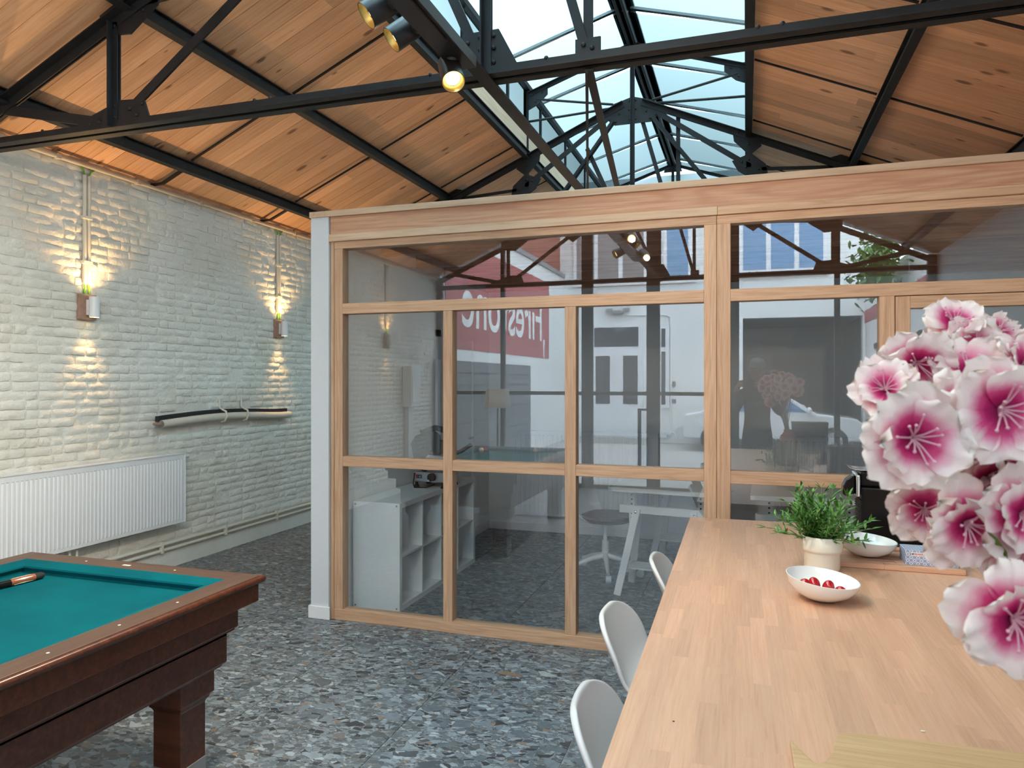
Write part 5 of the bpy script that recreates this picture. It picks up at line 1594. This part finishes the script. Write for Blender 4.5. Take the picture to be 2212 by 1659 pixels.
def desk(name, label, loc, rz, group):
    t = thing(name, label, 'desk', loc, rz, group)
    def P(nm, m, mat='laminate', par=None, bev=0.0, sm=None):
        o = obj(nm, m, mat, None, bev=bev, sm=sm); o.parent = par or t
        return o
    W, D, Z = 0.78, 1.50, 0.825
    P('desktop', MB().box(-W / 2, W / 2, 0, D, Z - 0.034, Z), bev=0.002)
    for yy in (0.22, 1.28):
        tr_ = P('trestle', MB().box(-0.36, 0.36, yy - 0.022, yy - 0.004, 0.60, 0.66).box(-0.36, 0.36, yy + 0.004, yy + 0.022, 0.60, 0.66), bev=0.002)
        for sx in (-1, 1):
            for sy in (-1, 1):
                P('leg', MB().bar((sx * 0.215, yy + sy * 0.03, 0.64), (sx * 0.325, yy + sy * 0.20, 0.0), 0.055, 0.022, up=(0, 1, 0)), par=tr_, bev=0.002)
            P('height_post', MB().box(sx * 0.265 - 0.022, sx * 0.265 + 0.022, yy - 0.003, yy + 0.0035, 0.46, Z - 0.035), par=tr_)
            hs = MB()
            for k in range(8):
                hs.pipe([(sx * 0.265, yy - 0.0045, 0.49 + 0.036 * k), (sx * 0.265, yy - 0.0031, 0.49 + 0.036 * k)], 0.0075, 10)
            P('peg_hole', hs, 'matteblack', par=tr_)
            P('bolt', MB().ball((sx * 0.225, yy - 0.046, 0.615), 0.014, 12, 8, (1, 0.6, 1)), 'chrome', par=tr_, sm=60)
        P('head_board', MB().box(-W / 2 + 0.05, W / 2 - 0.05, yy - 0.02, yy + 0.02, Z - 0.055, Z - 0.035), par=tr_)
        for k in range(4):
            P('shelf_slat', MB().box(-0.285, 0.285, yy - 0.10 + 0.054 * k, yy - 0.10 + 0.054 * k + 0.036, 0.185, 0.20), par=tr_)
        P('shelf_cross_bar', MB().box(-0.285, -0.262, yy - 0.13, yy + 0.13, 0.165, 0.185).box(0.262, 0.285, yy - 0.13, yy + 0.13, 0.165, 0.185), par=tr_)
    return t
desk('trestle_desk', 'white desk on white trestles behind the third glass pane', (-0.61, 5.36, 0), -0.12, 'trestle desks')
desk('trestle_desk', 'white desk on white trestles behind the counter table and plant', (0.42, 5.30, 0), -0.03, 'trestle desks')
# office chair
t = thing('swivel_chair', 'white swivel chair with taupe seat pad at the trestle desk', 'chair', (-1.13, 6.0, 0), -0.25)
def P(nm, m, mat, bev=0.0, sm=None, sub=False):
    o = obj(nm, m, mat, None, bev=bev, sm=sm); o.parent = t
    return o
for k in range(5):
    a = 2 * math.pi * k / 5 + 0.2
    c_, s_ = math.cos(a), math.sin(a)
    P('base_arm', MB().pipe([(0.02 * c_, 0.02 * s_, 0.155), (0.16 * c_, 0.16 * s_, 0.125), (0.30 * c_, 0.30 * s_, 0.075)], [0.026, 0.020, 0.014], 8), 'enamel', sm=50)
    P('caster', MB().pipe([(0.30 * c_ - 0.022 * s_, 0.30 * s_ + 0.022 * c_, 0.031), (0.30 * c_ + 0.022 * s_, 0.30 * s_ - 0.022 * c_, 0.031)], 0.031, 18), 'enamel', sm=40)
P('column', MB().pipe([(0, 0, 0.13), (0, 0, 0.28), (0, 0, 0.281), (0, 0, 0.43)], [0.032, 0.030, 0.018, 0.018], 14), 'enamel', sm=40)
P('seat_pad', MB().lathe([(0.0, 0.45), (0.10, 0.43), (0.19, 0.45), (0.235, 0.485), (0.225, 0.505), (0.15, 0.495), (0.0, 0.485)], 28, (0.02, 0, 0.0), 1.0, 1.0), 'seatfabric', sm=60)
vs, fs = [], []
PB = [(-0.08, 0.435), (-0.17, 0.47), (-0.215, 0.53), (-0.235, 0.62), (-0.245, 0.72), (-0.25, 0.80)]
WB = [0.15, 0.20, 0.225, 0.225, 0.205, 0.13]
for (bxx, bz), w in zip(PB, WB):
    for k in range(9):
        q = -1 + k / 4
        vs.append((bxx + 0.06 * abs(q) ** 2.4, w * q, bz))
for i in range(5):
    for k in range(8):
        fs.append((i * 9 + k, i * 9 + k + 1, i * 9 + k + 10, i * 9 + k + 9))
o = P('back_shell', MB().add(vs, fs), 'enamel', sm=180)
md = o.modifiers.new('thick', 'SOLIDIFY'); md.thickness = 0.016; md.offset = 0
sb = o.modifiers.new('soft', 'SUBSURF'); sb.levels = 1; sb.render_levels = 2
t = thing('pendant_globe', 'small glass pendant globe hanging inside the office', 'lamp', (1.21, 6.26, 2.44))
obj('cord', MB().pipe([(1.21, 6.26, 2.61), (1.21, 6.26, 2.47)], 0.003, 6), 'enamel', t)
obj('globe', MB().ball((1.21, 6.26, 2.41), 0.06, 20, 12), 'film', t, sm=80)

# ================================================================== BEHIND THE CAMERA (seen in the glass)
t = thing('floor_lamp', 'floor lamp with linen drum shade near the street front', 'lamp', (-3.28, -0.75, 0))
obj('base', MB().lathe([(0.0, 0.0), (0.14, 0.0), (0.14, 0.015), (0.02, 0.03), (0.0, 0.03)], 28, (-3.28, -0.75, 0)), 'blackmetal', t, sm=40)
obj('pole', MB().pipe([(-3.28, -0.75, 0.02), (-3.28, -0.75, 1.35)], 0.012, 10), 'blackmetal', t, sm=40)
obj('shade', MB().add(*(lambda n: ([(-3.28 + r_ * math.cos(2 * math.pi * k / n), -0.75 + r_ * math.sin(2 * math.pi * k / n), zz) for r_, zz in ((0.19, 1.26), (0.155, 1.52)) for k in range(n)],
    [(k, (k + 1) % n, n + (k + 1) % n, n + k) for k in range(n)]))(32)), 'lampshade', t, sm=80)

# ---- courtyard
struct(obj('ground', MB().box(-30, 30, -40, YF - 0.07, -0.10, -0.01), 'concrete'), 'pale concrete courtyard')
YB = -10.44
bld = thing('town_house', 'white stucco house with double door across the courtyard', 'building', (-1, YB, 0))
WZ = 7.5
obj('facade_wall', MB().box(-5.3, -0.07, YB - 0.25, YB, 0, WZ).box(2.69, 3.4, YB - 0.25, YB, 0, WZ).box(-0.07, 2.69, YB - 0.25, YB, 3.22, WZ), 'stuccowhite', bld)
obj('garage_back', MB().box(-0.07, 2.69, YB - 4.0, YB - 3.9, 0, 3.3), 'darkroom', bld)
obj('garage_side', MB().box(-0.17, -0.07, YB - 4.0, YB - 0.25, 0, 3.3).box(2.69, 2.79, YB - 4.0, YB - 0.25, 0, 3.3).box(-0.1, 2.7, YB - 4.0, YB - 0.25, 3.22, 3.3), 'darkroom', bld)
obj('notice_panel', MB().box(0.03, 0.78, YB - 3.88, YB - 3.86, 1.9, 2.45), 'grout', bld)
dr = obj('double_door', MB().box(-3.98, -2.58, YB, YB + 0.06, 0.16, 3.15), 'enamel', bld)
def glassp(par, x0, x1, z0, z1, mat='darkglass', y=YB + 0.062):
    obj('glass_light', MB().box(x0, x1, y, y + 0.01, z0, z1), mat, par)
glassp(dr, -3.88, -2.70, 2.55, 3.06); glassp(dr, -3.84, -3.46, 1.02, 2.30); glassp(dr, -3.10, -2.72, 1.02, 2.30)
obj('panel_moulding', MB().box(-3.86, -3.44, YB + 0.062, YB + 0.07, 0.30, 0.90).box(-3.12, -2.70, YB + 0.062, YB + 0.07, 0.30, 0.90), 'enamel', dr, bev=0.01)
obj('meeting_stile', MB().box(-3.32, -3.25, YB + 0.062, YB + 0.085, 0.18, 2.46), 'enamel', dr)
obj('doorstep', MB().box(-4.2, -2.3, YB, YB + 0.5, -0.01, 0.15), 'concrete', bld)
sw = obj('side_window', MB().box(-2.12, -1.90, YB, YB + 0.05, 0.92, 3.12), 'enamel', bld); glassp(sw, -2.10, -2.0, 1.02, 2.40, y=YB + 0.051); glassp(sw, -2.10, -2.0, 2.52, 3.0, y=YB + 0.051)
obj('flood_light', MB().box(-3.38, -3.10, YB, YB + 0.14, 3.42, 3.50).box(-3.55, -3.38, YB + 0.1, YB + 0.16, 3.46, 3.56).box(-3.10, -2.93, YB + 0.1, YB + 0.16, 3.46, 3.56), 'slategrey', bld)
obj('keypad', MB().box(-1.82, -1.74, YB, YB + 0.03, 1.48, 1.62).box(-1.83, -1.73, YB, YB + 0.02, 1.05, 1.16), 'slategrey', bld, bev=0.005)
obj('drain_pipe', MB().pipe([(-1.86, YB + 0.03, 0.3), (-1.86, YB + 0.03, 3.3), (-2.0, YB + 0.03, 3.36), (-3.0, YB + 0.03, 3.38)], 0.02, 8), 'stuccowhite', bld, sm=50)
obj('socket_box', MB().box(-1.98, -1.84, YB, YB + 0.06, 0.22, 0.34).pipe([(-1.98, YB + 0.03, 0.30), (-2.06, YB + 0.04, 0.26), (-2.1, YB + 0.05, 0.1)], 0.02, 6).pipe([(-1.84, YB + 0.03, 0.30), (-1.76, YB + 0.04, 0.26), (-1.72, YB + 0.05, 0.1)], 0.02, 6), 'enamel', bld)
for x0, x1, z0, z1, mat in ((-4.46, -3.92, 4.28, 6.2, 'curtain'), (-3.88, -2.46, 4.28, 6.2, 'curtain'), (-2.05, -1.32, 4.28, 6.2, 'skypaintglass'), (-0.16, 1.90, 4.33, 6.4, 'skypaintglass')):
    wv = obj('upper_window', MB().box(x0, x1, YB, YB + 0.06, z0, z1), 'enamel', bld)
    npn = 3 if x1 - x0 > 2 else 2 if x1 - x0 > 1 else 1
    pw = (x1 - x0 - 0.08) / npn
    for k in range(npn):
        a = x0 + 0.04 + pw * k
        glassp(wv, a + 0.06, a + pw - 0.06, z0 + 0.10, z1 - 0.1, mat, y=YB + 0.061)
obj('window_sill', MB().box(-4.5, -1.2, YB, YB + 0.1, 4.18, 4.27).box(-0.2, 1.95, YB, YB + 0.1, 4.24, 4.32), 'stuccowhite', bld)
XS = -4.75
sd = thing('painted_side_wall', 'courtyard wall with big red Firestone sign above a grey roller door', 'wall', (XS, -6, 0))
obj('wall_face', MB().box(XS - 0.3, XS, YB, YF - 0.06, 0, 4.45), 'stuccowhite', sd)
obj('coping', MB().box(XS - 0.35, XS + 0.05, YB, YF - 0.06, 4.45, 4.55), 'zinc', sd)
obj('brick_upper_storey', MB().prism([(YB, 4.55), (YF - 0.06, 4.55), (-4.2, 6.3), (YB, 8.5)], (XS - 0.20, 0, 0), (0, 1, 0), (0, 0, 1), (0.2, 0, 0)), 'redbrick', sd)
obj('sign_field', MB().box(XS, XS + 0.012, -8.87, -2.30, 2.19, 4.10), 'redpaint', sd)
obj('roller_door', MB().box(XS, XS + 0.03, -7.14, -1.9, 0, 1.98), 'shutter', sd)
for k in range(9):
    obj('slat', MB().box(XS + 0.03, XS + 0.045, -7.14, -1.9, 0.02 + 0.22 * k, 0.21 + 0.22 * k), 'shutter', sd)
text_obj('sign_lettering', 'Firestone', 1.36, 'whitepaint', sd, frame_mat((XS + 0.014, -5.62, 3.02), (0, 1, 0), (0, 0, 1)), 0.004, 1.02, 0.012)
obj('sign_swash', MB().prism([(0, 0.05), (0.13, 0.05), (0.14, -0.32), (0.03, -0.50), (0.045, -0.25)], (XS + 0.014, -8.46, 2.60), (0, 1, 0), (0, 0, 1), (0.008, 0, 0)), 'whitepaint', sd)
XRW = 2.74
rw = thing('lettered_courtyard_wall', 'white courtyard wall with dark red band and black lettering', 'wall', (XRW, -6, 0))
obj('wall_face', MB().box(XRW, XRW + 0.3, YB, YF - 0.06, 0, 3.9), 'stuccowhite', rw)
obj('red_band', MB().box(XRW - 0.01, XRW, YB, YF - 0.06, 3.02, 3.32), 'redpaint', rw)
text_obj('wall_lettering', 'FIRESTONE', 1.15, 'blackpaint', rw, frame_mat((XRW - 0.012, -6.4, 2.02), (0, -1, 0), (0, 0, 1)), 0.004, 0.95, 0.01)
cr = thing('climbing_shrub', 'green climbing shrub spilling over the courtyard wall', 'shrub', (XRW, -6.3, 3.7))
fl = MB(); r = random.Random(5)
for k in range(900):
    p = V(XRW - 0.22 - abs(r.gauss(0, 0.25)), -6.3 + r.gauss(0, 0.7), 3.85 + r.gauss(0, 0.28))
    leaf(fl, p, V(r.uniform(-1, 1), r.uniform(-1, 1), r.uniform(-1, 0.4)), 0.16, 0.09, V(0, 0, 1))
o = obj('foliage', fl, 'leaf', cr); o['kind'] = 'stuff'
obj('trunk', MB().pipe([(XRW - 0.10, -6.3, 0.0), (XRW - 0.12, -6.4, 2.0), (XRW - 0.2, -6.3, 3.8)], 0.05, 8), 'stem', cr, sm=50)
# car in front of the garage
car = thing('parked_car', 'white hatchback parked in front of the dark garage', 'car', (0.55, -9.3, 0))
prof = [(-1.95, 0.30), (-1.98, 0.62), (-1.90, 0.86), (-1.55, 0.92), (-1.15, 1.22), (-0.60, 1.34), (0.10, 1.33), (0.42, 1.24), (0.95, 0.90), (1.75, 0.80), (1.98, 0.62), (2.0, 0.30)]
o = obj('car_body', MB().prism([(a, b) for a, b in prof], (0.55, -9.3, 0), (1, 0, 0), (0, 0, 1), (0, 1.62, 0)), 'carwhite', car, bev=0.05, seg=3)
wn_ = [(-1.35, 0.93), (-1.02, 1.19), (-0.56, 1.285), (-0.02, 1.28), (-0.02, 0.93)]
wf = [(0.04, 0.93), (0.04, 1.28), (0.12, 1.275), (0.36, 1.19), (0.74, 0.93)]
for s in (-1, 1):
    for pl_ in (wn_, wf):
        obj('side_glass', MB().prism(pl_, (0.55, -9.3 + s * 0.812, 0), (1, 0, 0), (0, 0, 1), (0, 0.012, 0)), 'skypaintglass', car)
    obj('wing_mirror', MB().ball((0.55 + 0.78, -9.3 + s * 0.93, 0.98), 0.10, 12, 8, (0.6, 1.1, 0.75)), 'carwhite', car, sm=80)
    for wx in (-1.25, 1.28):
        wh = obj('wheel', MB().pipe([(0.55 + wx, -9.3 + s * 0.66, 0.30), (0.55 + wx, -9.3 + s * 0.825, 0.30)], 0.30, 28), 'rubber', car, sm=40)
        obj('hub', MB().pipe([(0.55 + wx, -9.3 + s * 0.826, 0.30), (0.55 + wx, -9.3 + s * 0.835, 0.30)], 0.19, 20), 'brushed', wh, sm=40)

# ---- the photographer (seen only in the glass)
def person():
    t = thing('person', 'person in black sweatshirt and grey cap holding up a phone', 'person', (0.13, -0.42, 0))
    bx_, by_ = 0.13, -0.42
    vs, es, rad = [], [], []
    def add(p, r_, par=None):
        vs.append(p); rad.append(r_)
        if par is not None:
            es.append((par, len(vs) - 1))
        return len(vs) - 1
    pel = add((bx_, by_, 1.0), (0.155, 0.115)); wst = add((bx_, by_, 1.15), (0.15, 0.11), pel); chs = add((bx_, by_ + 0.01, 1.35), (0.175, 0.12), wst)
    upc = add((bx_, by_, 1.48), (0.13, 0.09), chs); nk = add((bx_, by_ + 0.015, 1.57), (0.055, 0.055), upc); nk2 = add((bx_, by_ + 0.03, 1.63), (0.055, 0.06), nk)
    hd = add((bx_, by_ + 0.035, 1.70), (0.078, 0.095), nk2); hd2 = add((bx_, by_ + 0.03, 1.78), (0.082, 0.10), hd); add((bx_, by_ + 0.02, 1.84), (0.06, 0.075), hd2)
    for s, wr in ((-1, (-0.075, -0.075, 1.60)), (1, (0.135, -0.075, 1.60))):
        sh_ = add((bx_ + s * 0.17, by_, 1.47), (0.075, 0.075), upc)
        el_ = add((bx_ + s * 0.27, by_ + 0.10, 1.24), (0.052, 0.052), sh_)
        w_ = add((wr[0] + s * 0.03, wr[1] - 0.05, wr[2] - 0.08), (0.034, 0.034), el_)
        pm = add(wr, (0.030, 0.022), w_)
        for k in range(4):
            f1 = add((wr[0] - s * 0.012, wr[1] + 0.03, wr[2] + 0.028 - 0.018 * k), (0.009, 0.009), pm)
            f2 = add((wr[0] - s * 0.022, wr[1] + 0.066, wr[2] + 0.030 - 0.019 * k), (0.008, 0.008), f1)
            add((wr[0] - s * (0.045 + 0.004 * (k % 2)), wr[1] + 0.082, wr[2] + 0.030 - 0.019 * k), (0.007, 0.007), f2)
        t1 = add((wr[0] - s * 0.03, wr[1] + 0.01, wr[2] - 0.035), (0.011, 0.011), pm)
        add((wr[0] - s * 0.065, wr[1] + 0.022, wr[2] - 0.025), (0.009, 0.009), t1)
        hp = add((bx_ + s * 0.095, by_, 0.90), (0.10, 0.10), pel)
        kn = add((bx_ + s * 0.11, by_ + 0.02, 0.50), (0.066, 0.066), hp)
        an = add((bx_ + s * 0.12, by_ - 0.02, 0.09), (0.045, 0.045), kn)
        add((bx_ + s * 0.14, by_ + 0.13, 0.045), (0.042, 0.036), an)
    me = bpy.data.meshes.new('body_cage'); me.from_pydata(vs, es, [])
    tmp = bpy.data.objects.new('body_cage', me); COL.objects.link(tmp)
    sk = tmp.modifiers.new('skin', 'SKIN')
    for i, rr in enumerate(rad):
        me.skin_vertices[0].data[i].radius = rr
    me.skin_vertices[0].data[0].use_root = True
    ss = tmp.modifiers.new('sub', 'SUBSURF'); ss.levels = 2; ss.render_levels = 2
    bpy.context.view_layer.update()
    dg = bpy.context.evaluated_depsgraph_get()
    bm_ = bpy.data.meshes.new_from_object(tmp.evaluated_get(dg))
    bpy.data.objects.remove(tmp)
    bm_.name = 'body'; bm_.materials.clear()
    for k in ('sweater', 'skin', 'denim', 'rubber'):
        bm_.materials.append(MT[k])
    for p in bm_.polygons:
        c = p.center
        i = 0
        if c.z > 1.565 and abs(c.x - bx_) < 0.13 and c.y < -0.28: i = 1
        if c.y > -0.135 and c.z > 1.5: i = 1
        if c.z < 0.98: i = 2
        if c.z < 0.10: i = 3
        p.material_index = i
        p.use_smooth = True
    b = bpy.data.objects.new('body', bm_); COL.objects.link(b); adopt(b, t)
    hz = 1.79
    obj('cap', MB().lathe([(0.092, 0.0), (0.094, 0.04), (0.080, 0.085), (0.045, 0.112), (0.0, 0.118)], 24, (bx_, by_ + 0.025, hz), 1.0, 1.15).prism([(0.08 * math.cos(a), 0.09 * math.sin(a)) for a in [math.pi * k / 10 for k in range(11)]], (bx_, by_ + 0.11, hz + 0.004), (1, 0, 0), (0, 1, -0.1), (0, 0, 0.006)), 'capcloth', t, sm=50)
    obj('nose', MB().ball((bx_, by_ + 0.135, 1.725), 0.016, 8, 6, (0.8, 1.2, 1.4)), 'skin', t, sm=80)
    for s in (-1, 1):
        obj('ear', MB().ball((bx_ + s * 0.085, by_ + 0.03, 1.73), 0.026, 10, 6, (0.35, 0.8, 1.2)), 'skin', t, sm=80)
        obj('eye', MB().ball((bx_ + s * 0.032, by_ + 0.122, 1.75), 0.011, 8, 6), 'rubber', t, sm=80)
    obj('mouth', MB().ball((bx_, by_ + 0.122, 1.685), 0.022, 10, 6, (1, 0.4, 0.25)), 'red', t, sm=80)
    text_obj('shirt_lettering', 'AMERICA', 0.06, 'grout', t, frame_mat((bx_, by_ + 0.142, 1.36), (-1, 0, 0), (0, 0, 1)), 0.001)
person()
ph = thing('smartphone', 'dark smartphone held level by the person', 'phone', (0.03, -0.02, 1.60))
obj('case', MB().box(-0.052, 0.108, -0.020, -0.0115, 1.567, 1.643), 'black', ph, bev=0.003)
obj('lens', MB().pipe([(0.0, -0.0114, 1.63), (0.0, -0.0095, 1.63)], 0.006, 14).pipe([(0.02, -0.0114, 1.63), (0.02, -0.0095, 1.63)], 0.006, 14), 'chrome', ph)
obj('screen', MB().box(-0.049, 0.105, -0.0212, -0.0202, 1.570, 1.640), 'matteblack', ph)
